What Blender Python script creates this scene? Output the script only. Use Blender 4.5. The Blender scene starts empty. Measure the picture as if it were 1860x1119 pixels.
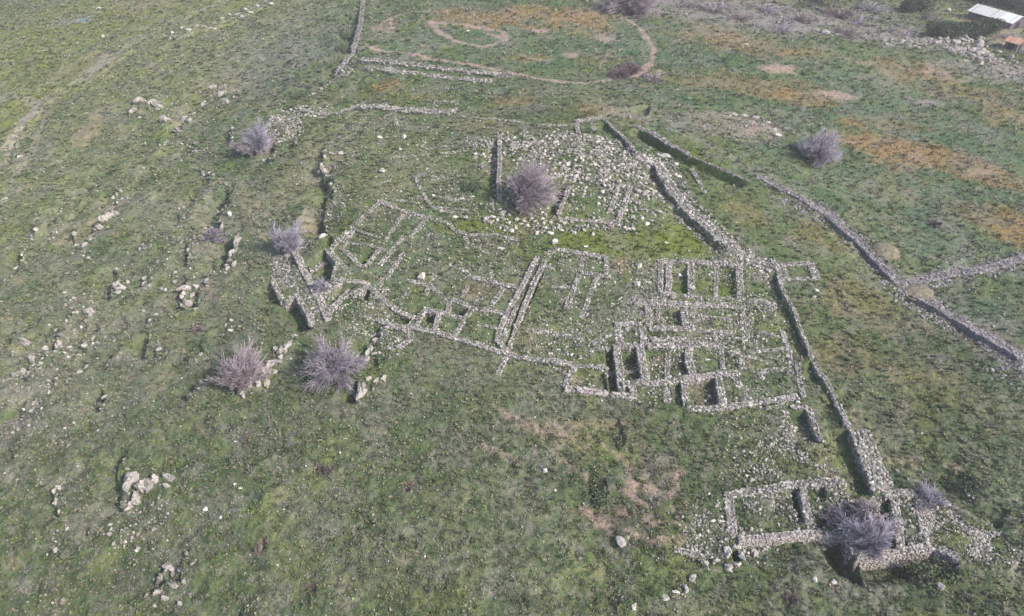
import bpy, math, random
import numpy as np
from mathutils import Vector, Matrix
random.seed(7); RNG = np.random.default_rng(11)
S = bpy.context.scene; COL = S.collection

# ------------------------------------------------------------------ camera, sky, sun
CAM_H, PITCH, HFOV = 75.0, math.radians(40.0), math.radians(70.0)
PW, PH = 1860.0, 1119.0
FPX = (PW / 2) / math.tan(HFOV / 2)
cam = bpy.data.objects.new('camera', bpy.data.cameras.new('camera')); COL.objects.link(cam)
cam.location = (0, 0, CAM_H); cam.rotation_euler = (math.pi / 2 - PITCH, 0, 0)
cam.data.angle = HFOV; cam.data.clip_start = 0.5; cam.data.clip_end = 12000
S.camera = cam
SUN_EL, SUN_AZ = math.radians(40), math.radians(116)      # azimuth from +Y (view direction) clockwise
world = bpy.data.worlds.new('World'); S.world = world; world.use_nodes = True
wn = world.node_tree; wn.nodes.clear()
sky = wn.nodes.new('ShaderNodeTexSky'); sky.sky_type = 'NISHITA'; sky.sun_disc = False
sky.sun_elevation = SUN_EL; sky.sun_rotation = SUN_AZ; sky.dust_density = 2.5
bg = wn.nodes.new('ShaderNodeBackground'); bg.inputs['Strength'].default_value = 0.15
wo = wn.nodes.new('ShaderNodeOutputWorld')
wn.links.new(sky.outputs[0], bg.inputs[0]); wn.links.new(bg.outputs[0], wo.inputs[0])
sd = bpy.data.lights.new('sun', 'SUN'); sd.energy = 2.7; sd.angle = math.radians(1.5); sd.color = (1.0, 0.95, 0.88)
sun = bpy.data.objects.new('sun', sd); COL.objects.link(sun)
dirv = Vector((math.sin(SUN_AZ) * math.cos(SUN_EL), math.cos(SUN_AZ) * math.cos(SUN_EL), math.sin(SUN_EL)))
sun.rotation_euler = dirv.to_track_quat('Z', 'Y').to_euler(); sun.location = dirv * 300
S.view_settings.view_transform = 'Standard'; S.view_settings.look = 'None'
S.view_settings.exposure = 0.82; S.view_settings.gamma = 1
S.render.engine = 'CYCLES'

# ------------------------------------------------------------------ noise and terrain
def hsh(ix, iy, s):
    n = (ix.astype(np.int64) * 374761393 + iy.astype(np.int64) * 668265263 + s * 1442695041) & 0xffffffff
    n = ((n ^ (n >> 13)) * 1274126177) & 0xffffffff
    return ((n ^ (n >> 16)) & 0xffff) / 65535.0
def vn(x, y, sc, s=0):
    x = np.asarray(x, float) / sc; y = np.asarray(y, float) / sc
    ix = np.floor(x); iy = np.floor(y); fx = x - ix; fy = y - iy
    fx = fx * fx * (3 - 2 * fx); fy = fy * fy * (3 - 2 * fy)
    a = hsh(ix, iy, s); b = hsh(ix + 1, iy, s); c = hsh(ix, iy + 1, s); d = hsh(ix + 1, iy + 1, s)
    return (a * (1 - fx) + b * fx) * (1 - fy) + (c * (1 - fx) + d * fx) * fy
def fbm(x, y, sc, o=3, s=0):
    t = 0; a = 1; n = 0
    for i in range(o):
        t = t + a * vn(x + 13.7 * i, y - 7.1 * i, sc / 2 ** i, s + i); n += a; a *= 0.55
    return t / n
def ss(a, b, v):
    t = np.clip((v - a) / (b - a), 0, 1); return t * t * (3 - 2 * t)
def base_h(x, y):
    x = np.asarray(x, float); y = np.asarray(y, float)
    z = 6.0 * np.exp(-(((x - 6) / 50) ** 2 + ((y - 130) / 42) ** 2))
    l = np.maximum(0, -x - 22 - 0.05 * (y - 90)); z = z - 0.13 * l * (l / (l + 12))
    n = np.maximum(0, 66 - y); z = z - 0.16 * n * (n / (n + 8))
    r = np.maximum(0, x - 55); z = z - 0.07 * r * (r / (r + 20))
    f = np.maximum(0, y - 215 + 0.1 * x); z = z - 0.10 * f * (f / (f + 25))
    z = z + 2.2 * (fbm(x, y, 55, 2, 5) - 0.5)
    z = np.maximum(z, -45 + 8 * fbm(x, y, 300, 2, 3))
    return z
def W(px, py, full=False):
    """photo pixel -> point of the ground it lies on"""
    px = np.asarray(px, float); py = np.asarray(py, float)
    dx = (px - PW / 2) / FPX; dv = -(py - PH / 2) / FPX
    ry = math.cos(PITCH) + dv * math.sin(PITCH); rz = -math.sin(PITCH) + dv * math.cos(PITCH)
    t = CAM_H / -rz
    for _ in range(25):
        z = base_h(t * dx, t * ry); t = t + 0.7 * ((z - CAM_H) / rz - t)
    return t * dx, t * ry
def WP(pts):
    p = np.array(pts, float); x, y = W(p[:, 0], p[:, 1]); return np.stack([x, y], 1)
def ppm(px, py):
    x, y = W(px, py); d = y * math.cos(PITCH) + (CAM_H - base_h(x, y)) * math.sin(PITCH); return float(FPX / d)
def pl_dist(x, y, P):
    """distance, signed side (+ = left of travel), parameter 0..1 along polyline"""
    best = np.full(x.shape, 1e9); side = np.zeros(x.shape); par = np.zeros(x.shape)
    L = np.hypot(*(P[1:] - P[:-1]).T); tot = L.sum(); acc = 0
    for i in range(len(P) - 1):
        a = P[i]; d = P[i + 1] - a; l2 = (d ** 2).sum() + 1e-9
        t = np.clip(((x - a[0]) * d[0] + (y - a[1]) * d[1]) / l2, 0, 1)
        qx = x - a[0] - t * d[0]; qy = y - a[1] - t * d[1]; dd = np.hypot(qx, qy)
        m = dd < best; best = np.where(m, dd, best)
        side = np.where(m, np.sign(d[0] * (y - a[1]) - d[1] * (x - a[0])), side)
        par = np.where(m, (acc + t * L[i]) / tot, par); acc += L[i]
    return best, side, par
def in_poly(x, y, P):
    c = np.zeros(x.shape, bool); j = len(P) - 1
    for i in range(len(P)):
        xi, yi = P[i]; xj, yj = P[j]
        c ^= ((yi > y) != (yj > y)) & (x < (xj - xi) * (y - yi) / (yj - yi + 1e-12) + xi); j = i
    return c
# ledges: the ground drops on one side of the line.  (points, drop, low side: +1 left of travel / -1 right, reach)
LEDGES = [(WP(p), h, s, r) for p, h, s, r in [
    ([(140, 560), (100, 610), (40, 660), (20, 690)], .9, -1, 5), ([(330, 185), (285, 200), (245, 215)], 1.0, -1, 5), ([(375, 175), (355, 205), (330, 232), (300, 262)], 1.2, -1, 5), ([(270, 560), (268, 600), (262, 660)], .7, -1, 4), ([(390, 470), (372, 520), (360, 560)], .9, -1, 5), ([(480, 10), (420, 38), (310, 72)], 1.0, 1, 6), ([(180, 640), (120, 700), (60, 740)], .8, -1, 5), ([(30, 830), (0, 850)], .8, -1, 4), ([(150, 790), (230, 765)], .6, 1, 4),
    ([(590, 262), (583, 300), (600, 345), (588, 400), (592, 425)], 1.7, -1, 5),
    ([(600, 300), (606, 345), (592, 372)], 1.0, -1, 4),
    ([(330, 262), (285, 300), (240, 352), (186, 402), (152, 450)], 1.2, -1, 5),
    ([(415, 340), (404, 380), (398, 420)], 1.6, -1, 5), ([(432, 425), (425, 455), (412, 490)], 1.9, -1, 6),
    ([(345, 500), (330, 525), (338, 560)], 1.5, -1, 5), ([(212, 480), (203, 525), (205, 545)], 1.1, -1, 4),
    ([(158, 560), (155, 600), (158, 640)], 0.7, -1, 4), ([(110, 600), (104, 640)], 0.7, -1, 4), ([(262, 495), (260, 530)], 0.8, -1, 3),
    ([(240, 815), (222, 860), (232, 925)], 1.1, -1, 4), ([(104, 878), (101, 915), (110, 938)], 0.8, -1, 3),
    ([(300, 1018), (288, 1040), (300, 1060)], 0.9, -1, 3), ([(350, 995), (335, 1025), (320, 1060)], 0.7, -1, 3),
    ([(655, 690), (645, 735)], 1.4, -1, 4), ([(700, 590), (680, 640), (690, 665)], 1.0, -1, 4), ([(540, 612), (520, 640), (465, 712)], 0.6, 1, 4),
    ([(60, 320), (0, 368)], 0.7, -1, 4), ([(250, 85), (160, 150), (80, 190), (35, 250), (0, 310)], 0.5, 1, 4),
    ([(505, 262), (488, 300)], 1.4, -1, 4), ([(540, 258), (512, 288)], 1.3, -1, 3), ([(655, 20), (650, 90), (615, 140), (540, 185)], 1.6, -1, 8),
    ([(538, 534), (572, 600)], 2.4, -1, 4.01), ([(496, 514), (516, 552)], 1.2, -1, 4.01),
    ([(1155, 232), (1215, 265), (1268, 290), (1365, 333)], 2.4, -1, 4.01),
    ([(1098, 222), (1130, 250), (1160, 285)], 1.3, -1, 3), ([(1186, 298), (1215, 348), (1246, 388), (1322, 458)], 1.3, -1, 4),
    ([(1412, 492), (1420, 528), (1442, 570), (1474, 655)], 1.0, -1, 4.01), ([(1476, 655), (1512, 712), (1543, 780)], 0.9, -1, 3),
    ([(1543, 780), (1592, 902)], 1.4, -1, 4.01), ([(1466, 745), (1490, 805)], 1.5, -1, 4.01),
    ([(1537, 960), (1542, 975), (1553, 1011), (1600, 1008), (1650, 1000), (1692, 993), (1718, 1003), (1748, 1018)], 3.0, -1, 4.01),
    ([(1336, 985), (1430, 978), (1535, 970)], 1.0, -1, 4.01), ([(1700, 908), (1760, 930), (1815, 968)], 1.2, 1, 6),
    ([(1660, 520), (1730, 500), (1860, 465)], 0.6, 1, 3),
    ([(1640, 530), (1700, 560), (1790, 615), (1860, 655)], 0.9, -1, 4), ([(1390, 328), (1500, 390), (1560, 440), (1640, 525)], 0.8, -1, 4),
    ([(1034, 341), (1014, 392)], 1.5, -1, 4.01), ([(915, 250), (907, 300), (907, 365)], 1.2, -1, 4.01),
    ([(1480, 18), (1380, 2), (1300, -10)], 2.0, -1, 8), ([(1830, 130), (1740, 62), (1640, 70)], 1.2, -1, 10),
]]
DIGS = [(WP(p), d) for p, d in [
    ([(556, 482), (592, 452), (612, 474), (600, 512), (582, 538), (570, 520)], 2.4),
    ([(600, 425), (608, 440), (600, 452), (588, 440)], 1.6),
    ([(650, 487), (663, 480), (676, 460), (660, 462), (645, 478)], 1.4),
    ([(617, 515), (650, 518), (600, 560), (594, 552)], 1.3), ([(655, 520), (672, 520), (670, 548), (655, 545)], 1.4),
    ([(724, 573), (748, 580), (745, 595), (730, 590)], 1.6), ([(770, 566), (795, 570), (788, 588), (770, 585)], 1.8),
    ([(818, 555), (850, 562), (842, 578), (822, 575)], 1.8), ([(975, 490), (955, 530), (942, 560), (918, 625), (928, 625), (950, 580), (988, 497)], 2.0),
    ([(966, 475), (976, 475), (955, 515), (947, 512)], 1.5),
    ([(803, 490), (826, 474), (828, 480), (808, 494)], 1.6), ([(1018, 562), (1026, 545), (1032, 545), (1028, 562)], 1.6),
    ([(1148, 443), (1160, 440), (1160, 452), (1149, 452)], 1.8), ([(1230, 420), (1250, 420), (1250, 430), (1232, 430)], 1.6),
    ([(1126, 642), (1157, 640), (1164, 690), (1136, 692)], 1.6), ([(1098, 634), (1114, 634), (1126, 712), (1106, 712)], 1.5),
    ([(1048, 672), (1098, 676), (1106, 712), (1036, 704)], 0.7), ([(1222, 698), (1242, 694), (1246, 740), (1226, 738)], 1.0),
    ([(1254, 692), (1298, 690), (1308, 735), (1256, 740)], 1.3), ([(1220, 488), (1248, 486), (1250, 532), (1220, 532)], 1.0),
    ([(1184, 562), (1238, 562), (1243, 590), (1184, 590)], 1.2), ([(1262, 492), (1334, 490), (1336, 538), (1262, 534)], 0.7),
    ([(1176, 640), (1246, 638), (1254, 680), (1180, 686)], 0.8), ([(1436, 890), (1452, 888), (1462, 950), (1450, 952)], 1.4),
    ([(1404, 893), (1450, 888), (1452, 930), (1404, 930)], 0.6), ([(1470, 885), (1500, 882), (1500, 905), (1472, 908)], 0.8),
    ([(1596, 905), (1618, 905), (1634, 998), (1600, 998)], 1.3), ([(1480, 938), (1538, 938), (1538, 962), (1480, 962)], 0.8),
    ([(1690, 900), (1703, 900), (1706, 912), (1694, 912)], 2.0), ([(1326, 1003), (1340, 998), (1346, 1022), (1334, 1025)], 1.8),
    ([(1138, 196), (1180, 192), (1184, 208), (1150, 214)], 1.3), ([(848, 519), (888, 523), (894, 530), (872, 540), (838, 530)], 0.6),
    ([(150, 958), (160, 958), (160, 972), (148, 972)], 1.0), ([(474, 975), (486, 975), (486, 1000), (472, 1000)], 0.7), ([(560, 1055), (578, 1058), (576, 1078), (562, 1076)], 0.7),
    ([(1068, 855), (1100, 868), (1105, 900), (1078, 905), (1062, 885)], 1.1), ([(1100, 770), (1125, 760), (1140, 800), (1122, 820)], 0.8),
]]
_r = np.random.default_rng(77)
for _ in range(44):
    _x, _y = _r.uniform(10, 430), _r.uniform(210, 730); _l = _r.uniform(18, 48); _a = _r.uniform(.9, 1.5)
    if abs(_x - 200) < 60 and abs(_y - 400) < 50: continue
    _m = (_x - math.cos(_a) * _l * .5 + _r.uniform(-5, 5), _y + math.sin(_a) * _l * .5)
    LEDGES.append((WP([(_x, _y), _m, (_x - math.cos(_a) * _l, _y + math.sin(_a) * _l)]), _r.uniform(.6, 1.25), -1, 4))
def JIT(x, y): return (fbm(x, y, 2.6, 3, 201) - .5) * 1.9
def JAM(x, y): return np.clip(.25 + 1.4 * fbm(x, y, 3.5, 2, 207), .3, 1.15)
def H(x, y):
    x = np.atleast_1d(np.asarray(x, float)); y = np.atleast_1d(np.asarray(y, float))
    z = base_h(x, y); lf = np.maximum(1 - ss(-34, -16, x), .6 * (1 - ss(48, 68, y))) * (1 - ss(240, 330, y))
    rg = fbm(x * .8 + y * .6, y * .8 - x * .6, 9, 3, 401); rd = 1 - np.abs(2 * rg - 1); z = z + lf * ((rd - .75) * 1.5 + (fbm(x, y, 3.4, 2, 405) - .5) * .8)
    for P, h, s, r in LEDGES:
        m = (x > P[:, 0].min() - r) & (x < P[:, 0].max() + r) & (y > P[:, 1].min() - r) & (y < P[:, 1].max() + r)
        if not m.any(): continue
        d, sd_, t = pl_dist(x[m], y[m], P); sg = d * sd_ * s + (JIT(x[m], y[m]) if r != 4.01 else 0)
        off = ss(-0.05, 0.45, sg) * (1 - ss(0.35 * r, r, sg)) * ss(0, .08, t) * (1 - ss(.92, 1, t)) * (JAM(x[m], y[m]) if r != 4.01 else 1)
        z[m] -= h * off * (.85 if r == 4.01 else .95)
    for P, h in DIGS:
        m = (x > P[:, 0].min() - 1) & (x < P[:, 0].max() + 1) & (y > P[:, 1].min() - 1) & (y < P[:, 1].max() + 1)
        if not m.any(): continue
        xs, ys = x[m], y[m]; ins = in_poly(xs, ys, P)
        d, _, _ = pl_dist(xs, ys, np.vstack([P, P[:1]]))
        z[m] -= .78 * h * np.where(ins, ss(-0.15, 0.35, d), 0)
    return z
def hz(x, y): return float(H(x, y)[0])

# ------------------------------------------------------------------ ground colours (ground cover and a few painted shadows, laid out on the ground)
GREEN = (.098, .134, .060); PALE = (.180, .197, .105); DARK = (.064, .084, .048); YEL = (.178, .202, .055)
TEAL = (.068, .124, .072); RUST = (.255, .165, .078); TAN = (.275, .222, .155); PINK = (.330, .240, .210)
MAUVE = (.225, .200, .200); GREY = (.200, .202, .170); MOSS = (.120, .155, .030); BROWN = (.120, .098, .070); SOIL = (.185, .132, .108); PALEPATH = (.36, .325, .28)
ELL = [  # cx, cy, rx, ry, colour, strength
    (150, 250, 420, 330, PALE, .7), (120, 80, 260, 120, YEL, .35), (60, 450, 200, 160, PALE, .4), (200, 640, 420, 320, GREY, .35), (420, 960, 520, 260, GREEN, .5), (60, 60, 220, 80, YEL, .45),
    (40, 200, 60, 50, YEL, .45), (320, 20, 130, 30, YEL, .4), (30, 130, 80, 40, YEL, .3), (330, 175, 60, 30, YEL, .3), (1000, 1000, 330, 160, GREEN, .4),
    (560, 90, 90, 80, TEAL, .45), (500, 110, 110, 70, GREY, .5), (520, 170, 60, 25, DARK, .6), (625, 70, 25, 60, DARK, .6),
    (880, 75, 240, 70, TEAL, .55), (880, 35, 130, 18, RUST, .75), (1000, 30, 120, 18, RUST, .8), (1075, 45, 60, 20, RUST, .8), (950, 105, 40, 8, RUST, .6),
    (1100, 110, 50, 12, RUST, .4), (1150, 70, 40, 50, TEAL, .5), (770, 165, 190, 28, GREEN, .6), (700, 160, 40, 12, RUST, .7), (930, 185, 40, 12, RUST, .6), (770, 175, 40, 8, RUST, .5),
    (880, 165, 60, 15, TEAL, .4), (1070, 200, 70, 12, RUST, .5), (1230, 130, 140, 60, TEAL, .5), (1500, 200, 330, 130, TEAL, .55), (1750, 330, 250, 160, TEAL, .6), (1680, 420, 110, 70, TEAL, .6),
    (1290, 60, 70, 18, RUST, .7), (1360, 80, 80, 18, RUST, .6), (1460, 95, 60, 12, RUST, .5), (1330, 150, 130, 20, RUST, .55), (1460, 178, 60, 14, RUST, .7), (1660, 130, 80, 22, RUST, .7),
    (1740, 170, 90, 14, RUST, .5), (1830, 210, 60, 20, RUST, .6), (1580, 255, 80, 22, RUST, .85), (1680, 290, 90, 28, RUST, .85), (1790, 320, 60, 26, RUST, .85), (1800, 400, 70, 35, RUST, .5), (1850, 420, 40, 30, RUST, .5),
    (1620, 225, 70, 12, RUST, .4), (1370, 255, 60, 40, TEAL, .4), (1480, 340, 90, 50, TEAL, .5), (1430, 400, 100, 60, GREEN, .5), (1350, 380, 50, 30, RUST, .3), (1560, 560, 70, 50, RUST, .4), (1560, 650, 80, 60, RUST, .35),
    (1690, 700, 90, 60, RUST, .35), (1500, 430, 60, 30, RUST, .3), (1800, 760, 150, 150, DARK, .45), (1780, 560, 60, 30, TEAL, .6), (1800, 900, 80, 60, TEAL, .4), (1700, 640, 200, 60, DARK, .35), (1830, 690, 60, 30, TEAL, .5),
    (1400, 25, 230, 34, MAUVE, .75), (1160, 8, 90, 18, MAUVE, .7), (1600, 60, 160, 20, MAUVE, .6), (1640, 30, 90, 22, GREEN, .4), (1470, 10, 60, 12, YEL, .4), (1720, 22, 60, 18, MOSS, .7), (1820, 60, 50, 30, TAN, .7), (1790, 130, 90, 18, MAUVE, .6), (1840, 120, 40, 14, PINK, .5),
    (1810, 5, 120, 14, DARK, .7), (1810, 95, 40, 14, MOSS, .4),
    (760, 80, 25, 25, GREY, .5), (700, 50, 30, 15, PINK, .6), (1038, 99, 15, 7, PINK, .9), (978, 58, 18, 5, PINK, .9), (1100, 70, 18, 6, PINK, .8), (1420, 125, 35, 9, PINK, .85), (1525, 175, 26, 7, PINK, .8), (1685, 186, 34, 9, MAUVE, .8),
    (1700, 136, 30, 8, PINK, .3), (1575, 115, 20, 7, PINK, .6), (1700, 405, 14, 7, MAUVE, .8), (1150, 210, 40, 10, PINK, .5),
    (1320, 225, 60, 25, PINK, .45), (1400, 240, 40, 12, PINK, .5), (1260, 230, 50, 30, GREY, .4), (1620, 350, 60, 20, PINK, .3),
    (700, 300, 160, 70, PALE, .4), (690, 330, 60, 40, TAN, .2), (860, 230, 60, 12, RUST, .3), (850, 330, 50, 30, DARK, .4), (900, 410, 110, 18, MOSS, .9), (1120, 440, 150, 30, MOSS, .85), (1260, 440, 60, 28, MOSS, .9), (1250, 415, 50, 22, MOSS, .9),  # the DARK ellipse paints the cast shadow of the purple hilltop tree
    (1010, 400, 60, 20, MOSS, .5), (1020, 330, 25, 20, MOSS, .7), (1300, 518, 35, 15, MOSS, .8), (1236, 515, 15, 25, MOSS, .5), (770, 470, 120, 70, GREEN, .4), (870, 525, 34, 12, SOIL, .5), (960, 620, 40, 22, TAN, .4), (840, 550, 60, 14, GREY, .4), (1130, 485, 15, 18, RUST, .6),
    (1110, 560, 50, 35, DARK, .4), (540, 330, 50, 60, TAN, .25), (560, 400, 30, 25, TAN, .5), (440, 420, 30, 70, GREEN, .4), (860, 700, 150, 50, DARK, .3), (620, 300, 30, 40, SOIL, .2),
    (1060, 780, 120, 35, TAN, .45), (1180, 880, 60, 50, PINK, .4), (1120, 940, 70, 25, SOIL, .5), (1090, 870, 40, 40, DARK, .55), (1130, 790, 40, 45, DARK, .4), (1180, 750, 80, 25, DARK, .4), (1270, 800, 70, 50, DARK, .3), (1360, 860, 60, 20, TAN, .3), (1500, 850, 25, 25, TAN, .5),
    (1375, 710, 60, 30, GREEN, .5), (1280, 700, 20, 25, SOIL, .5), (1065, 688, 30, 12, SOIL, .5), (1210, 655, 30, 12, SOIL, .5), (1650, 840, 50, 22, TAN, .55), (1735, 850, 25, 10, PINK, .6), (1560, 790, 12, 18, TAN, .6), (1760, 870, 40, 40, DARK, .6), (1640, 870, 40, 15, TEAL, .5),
    (1700, 1060, 80, 50, DARK, .8), (1350, 1060, 160, 50, GREEN, .5), (1600, 1080, 80, 40, TEAL, .35), (1830, 1060, 60, 50, GREEN, .5), (1420, 1010, 60, 15, TEAL, .4), (1250, 275, 26, 8, MOSS, .7), (1290, 300, 26, 6, MOSS, .7),  # the DARK ellipse paints the shadow region below the tower
    (480, 310, 60, 30, DARK, .4), (400, 250, 50, 30, DARK, .4), (450, 250, 80, 50, TEAL, .3), (440, 640, 60, 70, DARK, .25), (600, 650, 150, 60, GREEN, .3), (150, 790, 120, 40, DARK, .3),  # second DARK ellipse paints the cast shadow left of the leaning tree
    (50, 690, 60, 30, GREY, .5), (70, 640, 70, 20, GREY, .5), (140, 600, 60, 15, GREY, .4), (40, 760, 40, 30, MAUVE, .5), (360, 600, 14, 12, SOIL, .6), (452, 790, 12, 14, SOIL, .6), (575, 850, 14, 14, BROWN, .6), (742, 885, 14, 14, SOIL, .6), (567, 1062, 16, 18, SOIL, .8), (477, 988, 12, 16, SOIL, .7), (153, 965, 14, 16, SOIL, .7),
    (1440, 1082, 18, 14, SOIL, .8), (130, 420, 40, 25, TAN, .3), (165, 235, 20, 30, TAN, .5), (150, 120, 60, 18, TAN, .3), (280, 5, 50, 12, TAN, .6), (400, 160, 40, 20, TAN, .3), (60, 10, 60, 12, GREEN, .3), (220, 960, 120, 60, GREY, .35), (250, 980, 60, 25, MAUVE, .3), (380, 830, 140, 40, GREEN, .4),
    (120, 1010, 150, 60, GREEN, .4), (560, 540, 60, 50, GREEN, .0), (390, 740, 80, 30, GREEN, .5), (1605, 455, 16, 11, TAN, .8), (1665, 530, 22, 16, PINK, .7), (130, 38, 30, 10, GREY, .8),
]
BANDS = [  # polyline, half width in px, colour, strength
    ([(430, -5), (370, 15), (250, 75), (160, 140), (85, 175), (60, 200), (25, 250), (0, 300)], 9, PALEPATH, .38),
    ([(0, 180), (70, 182), (50, 215), (5, 265)], 8, PALEPATH, .38), ([(250, 70), (180, 110), (90, 190), (60, 270), (20, 330)], 6, PALEPATH, .25),
    ([(0, 370), (60, 320), (130, 270)], 4, PALEPATH, .3), ([(133, 340), (128, 400), (95, 420)], 3, PALEPATH, .3), ([(0, 400), (150, 400)], 4, PALEPATH, .1),
    ([(782, 40), (835, 44), (915, 58), (918, 74), (880, 86), (830, 76), (795, 55), (782, 40)], 7, PINK, 1), ([(890, 62), (918, 72), (880, 86)], 7, PINK, .8), ([(785, 42), (800, 62)], 8, PINK, .8),
    ([(655, 88), (720, 93), (790, 108), (860, 118), (930, 132), (990, 146), (1060, 152), (1110, 145), (1160, 135), (1185, 112), (1187, 85), (1160, 50), (1110, 15)], 7, PINK, 1),
    ([(920, 88), (960, 105), (1000, 112)], 3, PALEPATH, .5), ([(1085, 125), (1110, 95), (1130, 90)], 4, TAN, .6), ([(700, 30), (780, 20), (760, 40)], 3, PALEPATH, .5), ([(680, 70), (705, 55), (725, 45)], 4, PINK, .5),
    ([(1150, 15), (1280, 32), (1420, 50), (1560, 66), (1700, 75), (1800, 110), (1860, 150)], 14, MAUVE, .65),
    ([(1240, 45), (1285, 85), (1330, 125)], 3, DARK, .6), ([(1300, 205), (1420, 240), (1560, 260)], 3, PALEPATH, .35),
    ([(1180, 190), (1240, 240), (1330, 285), (1390, 325)], 10, MAUVE, .4), ([(1390, 325), (1500, 385), (1560, 440), (1640, 520), (1700, 555), (1790, 610), (1865, 655)], 17, MAUVE, .6),
    ([(1640, 515), (1700, 500), (1780, 490), (1865, 470)], 14, MAUVE, .6), ([(1650, 330), (1860, 350)], 3, PALEPATH, .2), ([(1700, 650), (1860, 740)], 4, PALEPATH, .2),
    ([(895, 735), (960, 775), (1040, 795), (1080, 830)], 8, PINK, 0.48), ([(1000, 770), (1060, 785), (1130, 830), (1160, 885), (1230, 905)], 7, PINK, 0.48), ([(870, 800), (950, 845)], 7, PINK, 0.40),
    ([(1060, 925), (1120, 965), (1180, 985), (1240, 980)], 8, PINK, 0.48), ([(1140, 880), (1200, 875), (1240, 860)], 7, PINK, 0.48), ([(1130, 890), (1180, 920), (1240, 930)], 7, PINK, 0.48), ([(1020, 830), (1090, 890), (1140, 930)], 6, PINK, 0.32), ([(1090, 905), (1160, 950), (1240, 955)], 7, PINK, 0.40), ([(960, 700), (1080, 760), (1130, 775)], 3, TAN, .4), ([(1160, 950), (1240, 915)], 6, PINK, 0.32), ([(1040, 770), (1130, 770)], 9, TAN, .4),
    ([(1615, 830), (1700, 835), (1760, 860)], 6, TAN, .6), ([(1450, 610), (1530, 690)], 5, TAN, .35), ([(1425, 540), (1480, 600)], 7, TAN, .3), ([(1545, 740), (1565, 785)], 7, TAN, .5),
    ([(440, 330), (450, 400), (480, 430)], 8, TAN, .3), ([(455, 350), (470, 440)], 5, PALE, .4), ([(600, 30), (640, 20)], 6, TAN, .3),
    ([(1640, 2), (1740, 20), (1860, 50)], 4, SOIL, .7), ([(1780, 55), (1860, 80)], 14, TAN, .6), ([(1570, 35), (1700, 60)], 3, DARK, .7), ([(540, 200), (600, 190), (580, 175)], 3, TAN, .5),
    ([(330, 730), (380, 800)], 3, TAN, .25), ([(640, 730), (700, 800)], 3, TAN, .2), ([(96, 960), (102, 1119)], 4, TAN, .3),
    ([(1215, 260), (1265, 282), (1310, 300)], 6, MOSS, .6),
]
ELLW = []
for cx, cy, rx, ry, c, s in ELL:
    if s <= 0: continue
    x0, y0 = W(cx, cy); x1, _ = W(cx + rx, cy); _, ya = W(cx, max(cy - ry, -60)); _, yb = W(cx, cy + ry)
    ELLW.append((float(x0), float((ya + yb) / 2), abs(float(x1 - x0)), abs(float(ya - yb)) / 2, np.array(c), s))
BANDW = [(WP(p), w / ppm(*p[len(p) // 2]), np.array(c), s) for p, w, c, s in BANDS]
def cover(x, y):
    """linear rgb of the ground cover, painted shadows included, at each point"""
    x = np.asarray(x, float); y = np.asarray(y, float)
    n1 = fbm(x, y, 9, 3, 21)[:, None]; n2 = fbm(x, y, 3.2, 3, 33)[:, None]; n3 = fbm(x, y, 26, 2, 44)[:, None]
    c = np.array(GREEN) * np.ones((len(x), 1))
    def mx(c, col, w): return c * (1 - w) + np.array(col) * w
    c = mx(c, PALE, ss(.45, .75, n1) * .6); c = mx(c, DARK, ss(.5, .72, n3) * .35)
    edge = (fbm(x, y, 6, 4, 77) - .5) * 1.8 + (fbm(x, y, 0.9, 2, 79) - .5) * .9
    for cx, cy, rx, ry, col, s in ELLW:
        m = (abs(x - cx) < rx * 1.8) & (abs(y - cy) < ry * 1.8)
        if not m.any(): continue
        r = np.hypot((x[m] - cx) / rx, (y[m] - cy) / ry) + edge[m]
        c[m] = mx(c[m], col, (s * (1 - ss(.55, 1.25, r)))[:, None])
    for P, w, col, s in BANDW:
        m = (x > P[:, 0].min() - 3 * w) & (x < P[:, 0].max() + 3 * w) & (y > P[:, 1].min() - 3 * w) & (y < P[:, 1].max() + 3 * w)
        if not m.any(): continue
        d, _, _ = pl_dist(x[m], y[m], P); d = d / w + edge[m] * .9
        c[m] = mx(c[m], col, (min(1, s * 1.35) * (1 - ss(.4, 1.3, d)))[:, None])
    c = mx(c, MAUVE, ss(.50, .68, fbm(x, y, 4.5, 4, 131)[:, None]) * .34); c = mx(c, GREY, ss(.5, .7, fbm(x, y, 12, 3, 137)[:, None]) * .2)
    c = mx(c, TAN, ss(.62, .8, n2) * .28); c = mx(c, DARK, ss(.58, .8, fbm(x, y, 1.6, 2, 91)[:, None]) * .4)
    fg = ss(95, 60, y)[:, None] if 0 else (1 - ss(55, 95, y))[:, None]; c = mx(c, DARK, ss(.50, .66, fbm(x, y, 1.3, 3, 191)[:, None]) * .75 * fg); c = mx(c, MAUVE, ss(.55, .72, fbm(x, y, .9, 3, 197)[:, None]) * .35 * fg)
    c = mx(c, MOSS, ss(.62, .8, fbm(x, y, 5, 2, 95)[:, None]) * .3)
    return c

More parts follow.
